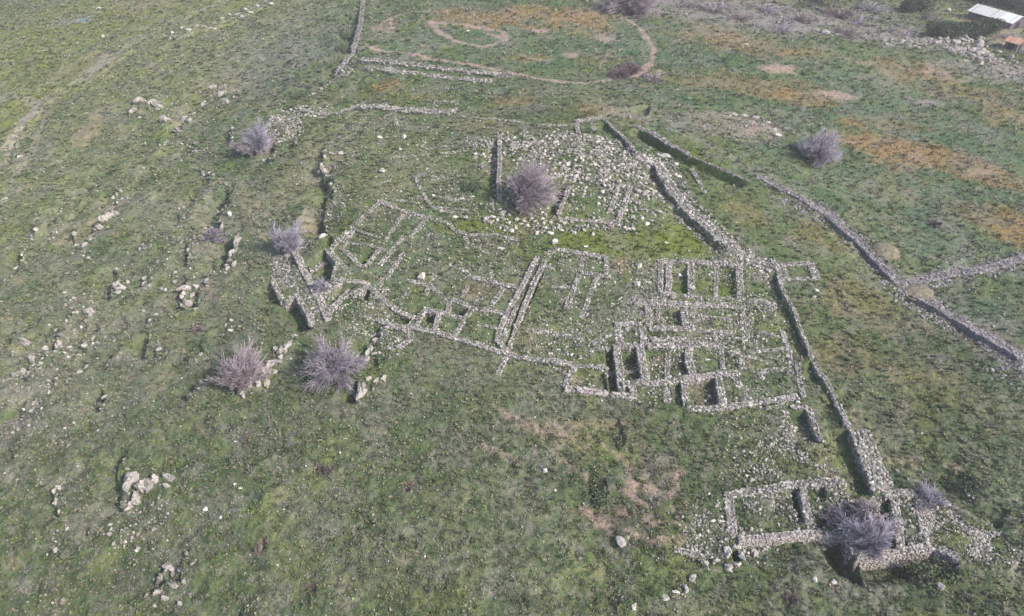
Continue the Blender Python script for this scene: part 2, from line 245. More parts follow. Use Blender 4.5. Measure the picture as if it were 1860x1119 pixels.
# ------------------------------------------------------------------ helpers: meshes, materials, tags
def mesh_np(name, V, F, mat=None, parent=None, colour=None, smooth=False):
    me = bpy.data.meshes.new(name); k = F.shape[1]
    me.vertices.add(len(V)); me.vertices.foreach_set('co', np.ascontiguousarray(V, np.float32).ravel())
    me.loops.add(F.size); me.loops.foreach_set('vertex_index', np.ascontiguousarray(F, np.int32).ravel())
    me.polygons.add(len(F)); me.polygons.foreach_set('loop_start', np.arange(0, F.size, k, dtype=np.int32))
    me.polygons.foreach_set('use_smooth', np.full(len(F), smooth))
    me.update(calc_edges=True)
    if colour is not None:
        at = me.color_attributes.new('cover', 'FLOAT_COLOR', 'POINT')
        a = np.ones((len(V), 4), np.float32); a[:, :3] = colour; at.data.foreach_set('color', a.ravel())
    if mat: me.materials.append(mat)
    o = bpy.data.objects.new(name, me); COL.objects.link(o)
    if parent: o.parent = parent; o.matrix_parent_inverse = Matrix.Translation(-parent.location)
    return o
def tag(o, label=None, cat=None, group=None, kind=None):
    if label: o['label'] = label
    if cat: o['category'] = cat
    if group: o['group'] = group
    if kind: o['kind'] = kind
    return o
def thing(name, label, cat, x, y, group=None, z=None):
    o = bpy.data.objects.new(name, None); COL.objects.link(o); o.empty_display_size = .3
    o.location = (x, y, hz(x, y) if z is None else z); return tag(o, label, cat, group)
def rebase(o, x, y, z):
    """put the origin of a one-mesh thing at its base"""
    o.data.transform(Matrix.Translation((-x, -y, -z))); o.location = (x, y, z)
class NT:
    def __init__(s, name):
        s.m = bpy.data.materials.new(name); s.m.use_nodes = True; s.t = s.m.node_tree; s.b = s.t.nodes['Principled BSDF']
        s.b.inputs['Roughness'].default_value = .95; s.b.inputs['Specular IOR Level'].default_value = .15
    def n(s, ty, **k):
        q = s.t.nodes.new(ty)
        for a, v in k.items(): setattr(q, a, v)
        return q
    def l(s, a, b): s.t.links.new(a, b)
    def noise(s, sc, det=4, rough=.6, coord=None):
        q = s.n('ShaderNodeTexNoise'); q.inputs['Scale'].default_value = sc; q.inputs['Detail'].default_value = det; q.inputs['Roughness'].default_value = rough
        g = s.n('ShaderNodeNewGeometry'); s.l(g.outputs['Position'], q.inputs['Vector']); return q.outputs['Fac']
    def ramp(s, fac, stops):
        q = s.n('ShaderNodeValToRGB'); e = q.color_ramp.elements
        while len(e) < len(stops): e.new(.5)
        for el, (p, c) in zip(e, stops): el.position = p; el.color = tuple(c) + (1,)
        s.l(fac, q.inputs[0]); return q.outputs[0]
    def mix(s, a, b, fac, mode='MIX'):
        q = s.n('ShaderNodeMix', data_type='RGBA', blend_type=mode)
        if isinstance(fac, float): q.inputs[0].default_value = fac
        else: s.l(fac, q.inputs[0])
        for v, i in ((a, 6), (b, 7)):
            if isinstance(v, tuple): q.inputs[i].default_value = v + (1,)
            else: s.l(v, q.inputs[i])
        return q.outputs[2]
    def bump(s, h, st, dist=.05):
        q = s.n('ShaderNodeBump'); q.inputs['Strength'].default_value = st; q.inputs['Distance'].default_value = dist
        s.l(h, q.inputs['Height']); s.l(q.outputs[0], s.b.inputs['Normal'])
    def out(s, c): s.l(c, s.b.inputs['Base Color']); return s.m
def ground_mat():
    t = NT('ground cover'); a = t.n('ShaderNodeAttribute', attribute_name='cover')
    f = t.ramp(t.noise(5.5, 5, .75), [(.30, (.55, .58, .55)), (.5, (.98, .98, .98)), (.70, (1.6, 1.5, 1.5))])
    c = t.mix(a.outputs['Color'], f, 1.0, 'MULTIPLY')
    f2 = t.ramp(t.noise(1.1, 4, .65), [(.35, (.72, .80, .70)), (.62, (1.2, 1.12, 1.1))]); c = t.mix(c, f2, 1.0, 'MULTIPLY')
    t.bump(t.noise(7, 5, .7), .9, .15); return t.out(c)
def tuft_mat(name='plant leaves'):
    t = NT(name); a = t.n('ShaderNodeAttribute', attribute_name='cover'); g = t.n('ShaderNodeNewGeometry')
    r = t.ramp(g.outputs['Random Per Island'], [(0, (.75, .8, .75)), (1, (1.3, 1.25, 1.2))])
    return t.out(t.mix(a.outputs['Color'], r, 1.0, 'MULTIPLY'))
def stone_mat(name, lo, mid, hi, lich=.35):
    t = NT(name); g = t.n('ShaderNodeNewGeometry')
    c = t.ramp(g.outputs['Random Per Island'], [(0, lo), (.5, mid), (1, hi)])
    n = t.noise(3.5, 5, .7); f = t.ramp(n, [(.33, (.5, .5, .5)), (.5, (1, 1, 1)), (.7, (1.2, 1.18, 1.15))]); c = t.mix(c, f, 1.0, 'MULTIPLY')
    k = t.ramp(t.noise(1.3, 4, .7), [(.52, (0, 0, 0)), (.66, (lich, lich, lich))])
    c = t.mix(c, (.10, .11, .06), k); t.bump(t.noise(9, 4, .7), .6, .08); return t.out(c)
M_GROUND = ground_mat(); M_LEAF = tuft_mat()
M_WALL = stone_mat('weathered wall stone', (.13, .12, .11), (.29, .265, .25), (.56, .52, .48), .7)
M_PALE = stone_mat('pale limestone', (.15, .135, .12), (.31, .285, .26), (.53, .495, .445), .6)
M_ROCK = stone_mat('grey bedrock', (.24, .215, .20), (.32, .285, .26), (.40, .365, .33), .55)
M_WHITE = stone_mat('white limestone', (.42, .40, .35), (.50, .475, .42), (.60, .57, .51), .25)
M_PINKSTONE = stone_mat('pinkish wall stone', (.29, .25, .235), (.37, .33, .305), (.47, .42, .39), .25)
M_MAUVE = stone_mat('lichen grey field stone', (.15, .135, .145), (.25, .225, .235), (.38, .35, .35), .3)
def bark(name, a, b):
    t = NT(name); g = t.n('ShaderNodeNewGeometry'); return t.out(t.ramp(g.outputs['Random Per Island'], [(0, a), (1, b)]))
M_TWIG = bark('lilac grey twigs', (.22, .195, .22), (.43, .385, .43)); M_TWIG2 = bark('pinkish twigs', (.23, .19, .205), (.43, .36, .38)); M_TWIG3 = bark('blue grey twigs', (.23, .21, .255), (.45, .415, .48))
M_BARK = bark('dark bark', (.12, .10, .115), (.22, .18, .21)); M_HEATH = bark('dry heather', (.14, .105, .105), (.26, .20, .205))

# stone templates
def ico(sub):
    import bmesh
    bm = bmesh.new(); bmesh.ops.create_icosphere(bm, subdivisions=sub, radius=1)
    V = np.array([v.co[:] for v in bm.verts]); F = np.array([[v.index for v in f.verts] for f in bm.faces]); bm.free(); return V, F
I1, F1 = ico(1); I2, F2 = ico(2); I3, F3 = ico(3)
def rocky(V, r, cuts, jit):
    v = V.copy() * (1 + r.normal(0, jit, (len(V), 1)))
    for _ in range(cuts):
        n = r.normal(0, 1, 3); n /= np.linalg.norm(n); d = r.uniform(.5, .85); p = v @ n; v -= np.outer(np.maximum(0, p - d), n)
    return v
T1 = [rocky(I1, RNG, 3, .14) for _ in range(16)]; T2 = [rocky(I2, RNG, 7, .06) for _ in range(14)]
def rot(a, b, c):
    ca, sa, cb, sb, cc, sc = np.cos(a), np.sin(a), np.cos(b), np.sin(b), np.cos(c), np.sin(c)
    R = np.empty((len(a), 3, 3))
    R[:, 0, 0] = cc * cb; R[:, 0, 1] = cc * sb * sa - sc * ca; R[:, 0, 2] = cc * sb * ca + sc * sa
    R[:, 1, 0] = sc * cb; R[:, 1, 1] = sc * sb * sa + cc * ca; R[:, 1, 2] = sc * sb * ca - cc * sa
    R[:, 2, 0] = -sb; R[:, 2, 1] = cb * sa; R[:, 2, 2] = cb * ca
    return R
def stones(P, Sz, yaw=None, tilt=.35, T=T1, F=F1):
    """many stones at points P with half sizes Sz -> vertices, faces"""
    N = len(P); k = RNG.integers(0, len(T), N); base = np.array(T)[k] * Sz[:, None, :]
    yaw = RNG.uniform(0, 6.28, N) if yaw is None else yaw
    R = rot(RNG.normal(0, tilt, N), RNG.normal(0, tilt, N), yaw)
    V = np.einsum('nij,nvj->nvi', R, base) + P[:, None, :]
    nv = V.shape[1]; FF = F[None] + (np.arange(N) * nv)[:, None, None]
    return V.reshape(-1, 3), FF.reshape(-1, 3)
def cat(parts):
    V = []; F = []; o = 0
    for v, f in parts: V.append(v); F.append(f + o); o += len(v)
    return np.vstack(V), np.vstack(F)

# ------------------------------------------------------------------ the ground: one sheet to the horizon
def build_ground():
    v = np.linspace(0, 1, 1050); y = 30 * (430 / 30) ** v
    y = np.concatenate([[-3000, -600, -150, -20, 15, 25], y, 430 * 1.07 ** np.arange(1, 46)])
    u = np.linspace(-1.12, 1.12, 1350); eu = 1.12 * 1.12 ** np.arange(1, 42); u = np.concatenate([-eu[::-1], u, eu])
    hw = np.clip(y, 30, 9000) * .64 + 32
    X = (u[None, :] * hw[:, None]); Y = np.repeat(y[:, None], len(u), 1)
    sh = X.shape; x = X.ravel(); yy = Y.ravel()
    z = H(x, yy)
    near = (np.hypot(x, yy) < 620)
    t = np.zeros(len(x)); xs, ys = x[near], yy[near]
    t[near] = (fbm(xs, ys, .42, 2, 61) - .5) * .22 + (fbm(xs, ys, 2.4, 2, 62) - .5) * .32 + (fbm(xs, ys, 1.1, 2, 63) - .5) * .34 * (1 - ss(55, 95, ys))
    z = z + t
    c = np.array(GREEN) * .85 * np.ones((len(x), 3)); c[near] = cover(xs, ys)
    r, k = sh; idx = np.arange(r * k).reshape(r, k)
    F = np.stack([idx[:-1, :-1], idx[:-1, 1:], idx[1:, 1:], idx[1:, :-1]], -1).reshape(-1, 4)
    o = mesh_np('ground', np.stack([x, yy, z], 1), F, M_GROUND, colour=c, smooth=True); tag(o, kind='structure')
build_ground()

# where no grass grows (wall tops), filled while walls are built
NOGRASS = []; WALLTOPS = []

# ------------------------------------------------------------------ walls
def resample(P, step):
    L = np.hypot(*(P[1:] - P[:-1]).T); s = np.concatenate([[0], np.cumsum(L)]); n = max(2, int(s[-1] / step) + 1)
    q = np.linspace(0, s[-1], n); return np.stack([np.interp(q, s, P[:, 0]), np.interp(q, s, P[:, 1])], 1), s[-1]
def wall(pts, w, h, parent=None, mat=None, st=.34, name='wall', ruin=.5, label=None, seed=0, wob=.15, fill=1.0, down=True):
    """pts: photo pixels of its top line; w, h metres. Courses of stones round an earth core."""
    P = WP(pts); Q, L = resample(P, .25); w = w * .82; h = h * .62
    Q = Q + wob * np.stack([fbm(Q[:, 0], Q[:, 1], 2.2, 2, 3 + seed) - .5, fbm(Q[:, 0], Q[:, 1], 2.2, 2, 9 + seed) - .5], 1) * 2
    d = np.gradient(Q, axis=0); d /= np.linalg.norm(d, axis=1)[:, None] + 1e-9; nrm = np.stack([-d[:, 1], d[:, 0]], 1)
    zc = H(Q[:, 0], Q[:, 1]); a = Q + nrm * (w / 2 + .35); b = Q - nrm * (w / 2 + .35); za = H(a[:, 0], a[:, 1]); zb = H(b[:, 0], b[:, 1]); a2 = Q + nrm * (w / 2 + 1.1); b2 = Q - nrm * (w / 2 + 1.1); za2 = H(a2[:, 0], a2[:, 1]); zb2 = H(b2[:, 0], b2[:, 1])
    top = np.maximum(zc, np.maximum(np.maximum(za, zb), np.minimum(zb2, za2)) if down else zc) + h * (1 - ruin * 1.6 * np.abs(fbm(Q[:, 0], Q[:, 1], 3.0, 2, 70 + seed) - .45) * 2)
    gap = 1 - .8 * (1 - ss(.30, .42, fbm(Q[:, 0], Q[:, 1], 4.5, 2, 170 + seed))) * (ruin > .2); base_t = np.maximum(zc, np.maximum(za, zb)) if down else zc; top = base_t + (top - base_t) * gap
    bot = np.minimum(np.minimum(zc, np.minimum(za, zb)), np.minimum(za2, zb2)) - .15
    parts = []; s = np.arange(len(Q)) * .25
    def at(q, off):
        i = np.clip(q / .25, 0, len(Q) - 1.001); k = i.astype(int); f = i - k
        lerp = lambda A: A[k] * (1 - f) + A[k + 1] * f if A.ndim == 1 else A[k] * (1 - f)[:, None] + A[k + 1] * f[:, None]
        p = lerp(Q) + lerp(nrm) * off[:, None]; return p, lerp(top), lerp(bot), np.arctan2(lerp(d)[:, 1], lerp(d)[:, 0])
    Lq = s[-1]
    # top surface
    n = int(max(4, Lq * w / (st * st * .50) * fill)); q = RNG.uniform(0, Lq, n); off = RNG.uniform(-w / 2, w / 2, n)
    p, tz, bz, yw = at(q, off); sz = st * .5 * np.clip(RNG.lognormal(-.05, .42, (n, 1)), .4, 2.0) * RNG.uniform(.7, 1.25, (n, 3)); sz[:, 2] *= .7; off += RNG.normal(0, w * .12, n) * (RNG.random(n) < .4)
    parts.append(stones(np.column_stack([p, tz - sz[:, 2] * .8 + RNG.normal(0, .05, n)]), sz, yw + RNG.normal(0, .3, n), .2))
    # faces: courses, both sides
    hh = float(np.max(top - bot)); nc = max(1, int(hh / (st * .55)))
    k = RNG.random(len(Q)) < .98; oo = RNG.uniform(-w / 2, w / 2, len(Q)); WALLTOPS.append(np.column_stack([Q + nrm * oo[:, None], top - .05])[k])
    for k in range(nc):
        for sgn in (-1, 1):
            m = int(Lq / (st * .95)) + 1; q = (np.arange(m) + RNG.uniform(0, .6, m)) * (Lq / m); off = np.full(m, sgn * (w / 2 - st * .2)) + RNG.normal(0, .03, m)
            p, tz, bz, yw = at(q, off); z = tz - st * .3 - k * st * .55 + RNG.normal(0, .02, m); ok = z > bz - st * .3
            if not ok.any(): continue
            sz = np.column_stack([np.full(m, st * .62), np.full(m, st * .42), np.full(m, st * .36)]) * RNG.uniform(.8, 1.15, (m, 3))
            parts.append(stones(np.column_stack([p, z])[ok], sz[ok], yw[ok] + RNG.normal(0, .12, ok.sum()), .08))
    # core
    cw = max(.05, w / 2 - st * .35); l = Q + nrm * cw; r = Q - nrm * cw; t2 = top - st * .45; n = len(Q)
    V = np.concatenate([np.column_stack([l, t2]), np.column_stack([r, t2]), np.column_stack([l, bot]), np.column_stack([r, bot])])
    i = np.arange(n - 1); f = []
    for A, B in ((0, 1), (1, 3), (3, 2), (2, 0)):
        f += [np.stack([A * n + i, B * n + i, B * n + i + 1], 1), np.stack([A * n + i, B * n + i + 1, A * n + i + 1], 1)]
    for e in (0, n - 1): f += [np.array([[e, n + e, 3 * n + e], [e, 3 * n + e, 2 * n + e]])]
    parts.append((V, np.vstack(f)))
    V, F = cat(parts); NOGRASS.append((P, w / 2))
    o = mesh_np(name, V, F, mat or M_WALL, parent)
    if label and parent: o['label'] = label
    if not parent:
        mid = Q[len(Q) // 2]; rebase(o, mid[0], mid[1], hz(*mid))
    return o
def ruin(name, label, catg, walls, group=None, **k):
    """a set of joined walls as one thing: walls = [(points, width, height[, options])]"""
    allp = np.vstack([WP(w[0]) for w in walls]); cx, cy = allp.mean(0)
    t = thing(name, label, catg, cx, cy, group)
    for i, wl in enumerate(walls):
        kk = dict(k); kk.update(wl[3] if len(wl) > 3 else {}); wall(wl[0], wl[1], wl[2], t, seed=i, **kk)
    return t
def free_wall(label, pts, w, h, name='stone_wall', group=None, **k):
    o = wall(pts, w, h, name=name, **k); return tag(o, label, 'wall', group)

RU = 'roofless stone foundations of the old settlement'
# --- north side
free_wall('long wall of close upright stones running along the north edge of the ruins', [(638, 197), (700, 200), (760, 204), (822, 207)], 2.6, 1.0, st=.55, mat=M_PALE)
free_wall('short grey wall between the stone heap beside the leaning tree and the long upright stone wall', [(545, 203), (580, 207), (620, 205), (640, 198)], 1.3, .6)
ruin('small_enclosure', 'small square stone pen standing on the northern wall', 'ruin', [([(788, 188), (830, 187)], .7, .8), ([(830, 187), (826, 206)], .7, .8), ([(790, 204), (788, 188)], .7, .8)])
free_wall('thin pale wall line from the small stone pen to the northeast corner rubble', [(832, 212), (905, 219), (1000, 229), (1042, 229)], .8, .5)
ruin('corner_bastion', 'grey stone corner bastion at the northeast end of the thin pale wall', 'ruin', [([(1045, 224), (1074, 219), (1096, 216)], 1.2, 1.2), ([(1046, 224), (1050, 243)], 1.0, .9), ([(1075, 221), (1078, 238)], .8, .7), ([(1096, 218), (1132, 250), (1160, 284)], .7, .6), ([(1118, 250), (1140, 268), (1158, 288)], .7, .5)])
free_wall('broad double row of pale standing stones across the upper field', [(655, 113), (740, 121), (830, 130), (932, 141)], 2.2, 1.1, st=.62, mat=M_PALE, ruin=.1, fill=.8)
free_wall('lower greyer row of stones just below the pale standing row in the upper field', [(660, 126), (740, 134), (830, 144), (890, 150)], 2.6, .8, st=.5, fill=.6)
free_wall('tumbled dark field wall climbing to the top edge of the picture', [(660, 0), (655, 45), (645, 85), (632, 108), (610, 135)], 1.5, 1.0, mat=M_MAUVE, st=.5)
ruin('small_enclosure', 'tiny collapsed stone ring at the foot of the tumbled dark field wall', 'ruin', [([(612, 132), (632, 124), (640, 130), (628, 142), (612, 140), (608, 132)], .7, .5)])
# --- eastern walls
free_wall('tall dark faced retaining wall with mossy top on the east slope', [(1262, 285), (1300, 302), (1366, 331)], .6, .25, st=.4, mat=M_MAUVE)
free_wall('upper retaining wall of upright grey stones above the hilltop rubble', [(1153, 228), (1185, 243), (1215, 262), (1256, 282)], 1.3, .5, st=.6, mat=M_MAUVE)
free_wall('thick curved rampart of tumbled stones along the east of the hilltop', [(1162, 288), (1195, 300), (1222, 348), (1252, 385), (1306, 432), (1345, 462), (1412, 484)], 2.4, .8, st=.42)
free_wall('narrow broken wall between the curved rampart and the dark retaining wall', [(1255, 308), (1280, 350)], .9, .6)
ruin('bastion_foundation', 'rectangular grey bastion foundation jutting east from the rampart', 'ruin', [([(1418, 482), (1472, 478)], 1.1, .5), ([(1472, 478), (1482, 508)], 1.5, .5), ([(1482, 508), (1425, 508)], .9, .4), ([(1424, 512), (1416, 484)], 2.2, .6)])
free_wall('straight narrow wall with a deep shadow down its left side, south of the bastion foundation', [(1416, 512), (1424, 536), (1444, 572), (1476, 655)], .6, .7, mat=M_PALE, ruin=.3)
free_wall('low straggling wall continuing down from the straight narrow wall to the thick wall', [(1477, 655), (1512, 712), (1543, 782)], .8, .5, ruin=.6)
free_wall('thick rubble filled wall leading down to the bare tree on the tower', [(1558, 784), (1580, 835), (1607, 900)], 3.2, 1.0, st=.45, mat=M_PALE)
free_wall('short wall with dark left face beside the rubble patch below the house grid', [(1468, 742), (1480, 775), (1494, 806)], .9, 1.0)
# --- field walls on the right
free_wall('long mauve grey field wall running diagonally down the right hand field', [(1385, 325), (1440, 352), (1500, 387), (1562, 442), (1640, 522)], 1.6, .55, mat=M_MAUVE, ruin=.7, fill=.7)
free_wall('mauve grey field wall running off the right edge below the wall junction', [(1660, 535), (1700, 556), (1790, 611), (1868, 656)], 1.7, .6, mat=M_MAUVE, ruin=.6, fill=.7)
free_wall('field wall branching right from the junction toward the right edge', [(1650, 515), (1700, 503), (1780, 492), (1868, 468)], 1.8, .7, mat=M_MAUVE, ruin=.5, fill=.8)
# --- hilltop
ruin('ruined_room', 'rectangular ruined hilltop room with double right wall, right of the purple bare tree', 'ruin', [([(1034, 341), (1014, 394)], .8, .7), ([(1014, 397), (1065, 402), (1121, 408)], .9, .5), ([(1145, 341), (1121, 408)], 1.0, .7), ([(1124, 338), (1106, 388)], .9, .5)], RU)
free_wall('straight upright wall running down the left side of the purple bare tree on the hilltop', [(908, 246), (907, 300), (907, 366)], .9, .7)
free_wall('thin pale terrace line on the upper left of the plateau', [(715, 288), (745, 284), (778, 281), (850, 275)], .6, .3)
ruin('ruined_room', 'low ruined room outline with one slanting side on the upper plateau', 'ruin', [([(787, 311), (753, 322)], .6, .35), ([(753, 322), (766, 348), (782, 376)], .7, .4), ([(690, 368), (730, 382), (782, 396)], .7, .35), ([(782, 376), (850, 383)], .6, .3)], RU)
ruin('ruined_room', 'faint stone room outline just under the north wall', 'ruin', [([(719, 212), (719, 231)], .7, .4), ([(719, 213), (745, 213)], .5, .2)], RU)
ruin('ruined_room', 'tiny L shaped stone corner on the northern plateau', 'ruin', [([(771, 250), (772, 271)], .7, .4), ([(772, 271), (830, 264)], .5, .3)], RU)
ruin('ruined_room', 'faint crossing wall lines meeting in an X on the middle plateau', 'ruin', [([(692, 366), (712, 372), (740, 388), (776, 400)], .8, .3), ([(735, 388), (717, 412)], .7, .3), ([(776, 398), (757, 422)], .7, .3), ([(782, 378), (800, 384), (826, 386)], .7, .3), ([(786, 356), (826, 363), (856, 362)], .7, .3), ([(797, 400), (815, 408)], .7, .3), ([(690, 366), (660, 398), (636, 430), (620, 452)], .9, .35), ([(710, 362), (762, 370)], .7, .2), ([(784, 327), (806, 322)], .6, .25)], RU, fill=.7)
ruin('ruined_room', 'thin stone edging along the south side of the mossy strip', 'ruin', [([(828, 418), (852, 428), (898, 426), (940, 438)], .7, .3), ([(845, 430), (850, 452)], .7, .25), ([(812, 405), (826, 418)], .6, .25)], RU, fill=.7)
ruin('ruined_room', 'faint wall traces in stony grass under the long corner shadow of the plateau', 'ruin', [([(736, 456), (706, 500), (690, 520)], .9, .3), ([(640, 418), (690, 432)], .6, .2), ([(862, 448), (890, 462)], .7, .25), ([(818, 480), (846, 494), (868, 508)], .8, .3), ([(894, 474), (890, 510)], .7, .3), ([(668, 330), (690, 336), (710, 328)], .6, .2)], RU, fill=.7)
# --- western plateau houses
ruin('ruined_house', 'cluster of low parallel walls fanning across the western plateau', 'ruin', [
    ([(598, 455), (640, 500)], .9, .5), ([(618, 448), (660, 488)], .9, .4), ([(600, 455), (640, 415), (688, 370)], .9, .4), ([(662, 488), (690, 452)], .9, .4), ([(690, 482), (712, 455), (736, 428)], 1.0, .4),
    ([(640, 440), (700, 455)], .7, .3), ([(690, 368), (712, 378), (760, 392), (812, 405)], .7, .35), ([(730, 392), (700, 440)], .7, .3), ([(770, 400), (745, 432)], .7, .3)], RU)
ruin('citadel_gate_ruin', 'thick walled western citadel ruin around a deep shaded pit with a small shrub', 'ruin', [
    ([(535, 458), (552, 494), (580, 544), (598, 584)], 1.3, .9), ([(538, 533), (572, 594)], 1.0, .2, dict(fill=.8)), ([(497, 514), (516, 552)], .9, .6, dict(mat=M_PALE)), ([(516, 552), (536, 538)], 1.0, .5),
    ([(534, 456), (570, 440)], .9, .5), ([(592, 452), (613, 476)], .8, .5), ([(613, 476), (604, 512), (617, 511)], .6, .3), ([(582, 540), (620, 512)], 1.3, .6), ([(592, 577), (616, 548), (640, 528)], 1.2, .6), ([(560, 486), (590, 462)], .8, .4)], RU)
free_wall('sunlit pale wall dropping from the citadel ruin toward the pits', [(617, 509), (648, 514), (674, 518)], .9, .7, mat=M_PINKSTONE)
free_wall('retaining wall stepping down from the citadel ruin to the long south wall', [(672, 520), (700, 548), (726, 570), (752, 578)], 1.0, .7)
ruin('ruined_house', 'western row house ruin with a hooked end at the south edge of the plateau', 'ruin', [([(662, 573), (700, 588), (746, 604)], 1.1, .6), ([(746, 604), (745, 618), (722, 634)], 1.0, .5), ([(640, 540), (668, 520)], 1.2, .5), ([(752, 578), (738, 604)], .9, .5)], RU)
free_wall('long straight south wall below the row of small pits', [(700, 594), (745, 596), (785, 604), (845, 622), (906, 640), (960, 654), (1040, 662)], 1.0, .8)
ruin('ruined_house', 'ruined row house with two small dark square pits', 'ruin', [([(756, 594), (770, 564)], .9, .6), ([(770, 563), (798, 569), (845, 580)], 1.0, .6), ([(798, 569), (790, 602)], .9, .6), ([(812, 572), (816, 548), (826, 545)], .9, .5), ([(822, 546), (856, 559), (924, 573)], .9, .6), ([(857, 560), (842, 582), (826, 614)], 1.0, .6)], RU)
ruin('ruined_house', 'ruined house with a bare earth floor beside the long corridor', 'ruin', [([(848, 504), (868, 508), (905, 516), (948, 526)], .9, .5), ([(915, 524), (900, 545), (886, 564)], .9, .5)], RU)
ruin('walled_corridor', 'long narrow sunken corridor between two slanting stone walls', 'ruin', [([(977, 468), (955, 508), (938, 540), (918, 575), (906, 606), (902, 622)], .9, .7), ([(990, 474), (972, 510), (958, 545), (940, 590), (924, 638)], .9, .7), ([(906, 622), (914, 634), (922, 640)], 1.0, .6), ([(938, 556), (924, 588), (914, 618)], .8, .5)], RU)
free_wall('short broken wall stub dropping south of the corridor', [(926, 642), (916, 658), (904, 682)], .9, .5, ruin=.6)
ruin('ruined_house', 'large ruined house with two long walls slanting away to the right of the corridor', 'ruin', [([(992, 462), (1012, 455), (1060, 462), (1100, 467)], .9, .5), ([(1100, 467), (1101, 500)], .8, .5), ([(1054, 496), (1112, 505)], .9, .5), ([(1060, 463), (1053, 495)], .8, .4), ([(1052, 500), (1040, 530), (1028, 562)], .9, .6), ([(1084, 504), (1070, 540), (1056, 574)], .8, .4), ([(984, 486), (1008, 488)], .8, .4)], RU)
# --- house grid
ruin('ruined_house', 'double cell ruined house at the top of the house grid with mossy floors', 'ruin', [([(1196, 477), (1256, 476), (1300, 481), (1342, 482)], 1.2, .6), ([(1198, 479), (1200, 532)], .9, .6), ([(1214, 482), (1213, 532)], 1.1, .7), ([(1253, 479), (1257, 538)], 1.2, .8), ([(1342, 482), (1345, 546)], 1.3, .7), ([(1200, 535), (1257, 540), (1345, 546), (1408, 549)], 1.1, .5), ([(1400, 550), (1403, 572)], 1.2, .7)], RU)
ruin('ruined_house', 'small three sided ruined room with clean pale walls in the middle of the house grid', 'ruin', [([(1150, 551), (1200, 552), (1252, 556), (1330, 556)], 1.6, .5, dict(fill=.7)), ([(1176, 558), (1179, 596)], 1.1, .8), ([(1196, 560), (1197, 578)], .7, .4), ([(1242, 566), (1247, 596)], 1.2, .9), ([(1178, 598), (1252, 600)], 1.2, .6)], RU)
ruin('ruined_house', 'ragged ruined cell above the deep twin roomed house', 'ruin', [([(1117, 591), (1164, 590)], .9, .6), ([(1121, 591), (1126, 628)], 1.2, .5), ([(1166, 592), (1170, 628)], 1.1, .5), ([(1080, 624), (1106, 603)], 1.4, .4, dict(fill=.6)), ([(1074, 636), (1108, 632)], .8, .4)], RU)
ruin('ruined_house', 'deep ruined house of two stacked rooms with strong shadows', 'ruin', [([(1120, 631), (1130, 708)], 1.2, 1.0), ([(1116, 630), (1162, 630)], 1.0, .7), ([(1162, 632), (1172, 697)], 1.3, .9), ([(1128, 667), (1166, 667)], .7, .6), ([(1130, 700), (1150, 698), (1178, 697)], 1.2, .8)], RU)
ruin('ruined_house', 'southwest ruined room with big squared pale blocks along its front', 'ruin', [([(1040, 666), (1080, 668), (1120, 673)], .9, .6), ([(1044, 666), (1036, 682), (1026, 705)], 1.0, .7), ([(1026, 708), (1070, 713), (1102, 717)], 1.2, .8, dict(mat=M_PINKSTONE, st=.6)), ([(1114, 719), (1152, 723)], 1.2, .8, dict(mat=M_PALE, st=.6)), ([(1149, 702), (1150, 726)], 1.1, .8)], RU)
ruin('ruined_house', 'wide ruined house right of the deep twin rooms, with a heavy upper wall', 'ruin', [([(1183, 618), (1230, 618), (1305, 616)], 1.0, .6), ([(1175, 630), (1250, 630), (1300, 627)], 1.1, .6), ([(1250, 632), (1252, 660), (1258, 684)], 1.3, .8), ([(1178, 697), (1212, 694), (1258, 688), (1300, 683)], 1.2, .7, dict(mat=M_PINKSTONE))], RU)
ruin('ruined_house', 'lower ruined house of three narrow cells with reddish earth floors', 'ruin', [([(1212, 696), (1212, 732)], 1.1, .7), ([(1240, 694), (1249, 744)], 1.1, .8), ([(1302, 684), (1313, 738)], 1.1, .9), ([(1302, 680), (1338, 681)], 1.1, .6), ([(1333, 683), (1342, 704)], 1.2, .5), ([(1248, 746), (1322, 742), (1388, 730), (1450, 722)], 1.1, .7, dict(ruin=.5))], RU)
ruin('ruined_house', 'broad grass filled ruined room at the lower right corner of the house grid', 'ruin', [([(1382, 676), (1400, 672), (1436, 671)], .9, .6), ([(1448, 662), (1450, 685), (1456, 708), (1460, 724)], .8, .6), ([(1381, 678), (1384, 690)], .8, .5), ([(1416, 733), (1428, 754)], 1.0, .6), ([(1436, 740), (1468, 740)], .7, .5), ([(1390, 742), (1416, 738)], .6, .4)], RU)
ruin('ruined_wall_corner', 'hooked corner of grey wall over a dark hollow inside the house grid', 'ruin', [([(1324, 646), (1336, 642), (1347, 648), (1346, 672)], .9, .7), ([(1347, 649), (1372, 649)], .7, .4)], RU)
ruin('ruined_wall_corner', 'faint crossing wall lines in stony grass near the straight narrow wall', 'ruin', [([(1270, 578), (1330, 580)], .8, .35), ([(1365, 600), (1430, 615)], .8, .3), ([(1420, 600), (1432, 640), (1438, 670)], .9, .4), ([(1300, 556), (1345, 560)], .8, .3), ([(1365, 580), (1350, 620)], .9, .3)], RU, fill=.5, ruin=.7)
ruin('ruined_wall_corner', 'short half buried cross walls between the heavy walls of the house grid', 'ruin', [([(1258, 560), (1260, 600)], .8, .35), ([(1262, 602), (1330, 604)], .8, .3), ([(1347, 552), (1352, 600)], .8, .35), ([(1355, 642), (1400, 636), (1442, 632)], .8, .3), ([(1310, 632), (1312, 672)], .8, .35), ([(1352, 690), (1354, 732)], .7, .3), ([(1213, 640), (1213, 688)], .8, .35), ([(1300, 484), (1302, 542)], .8, .3), ([(1146, 592), (1122, 612)], .7, .3)], RU, fill=.8)
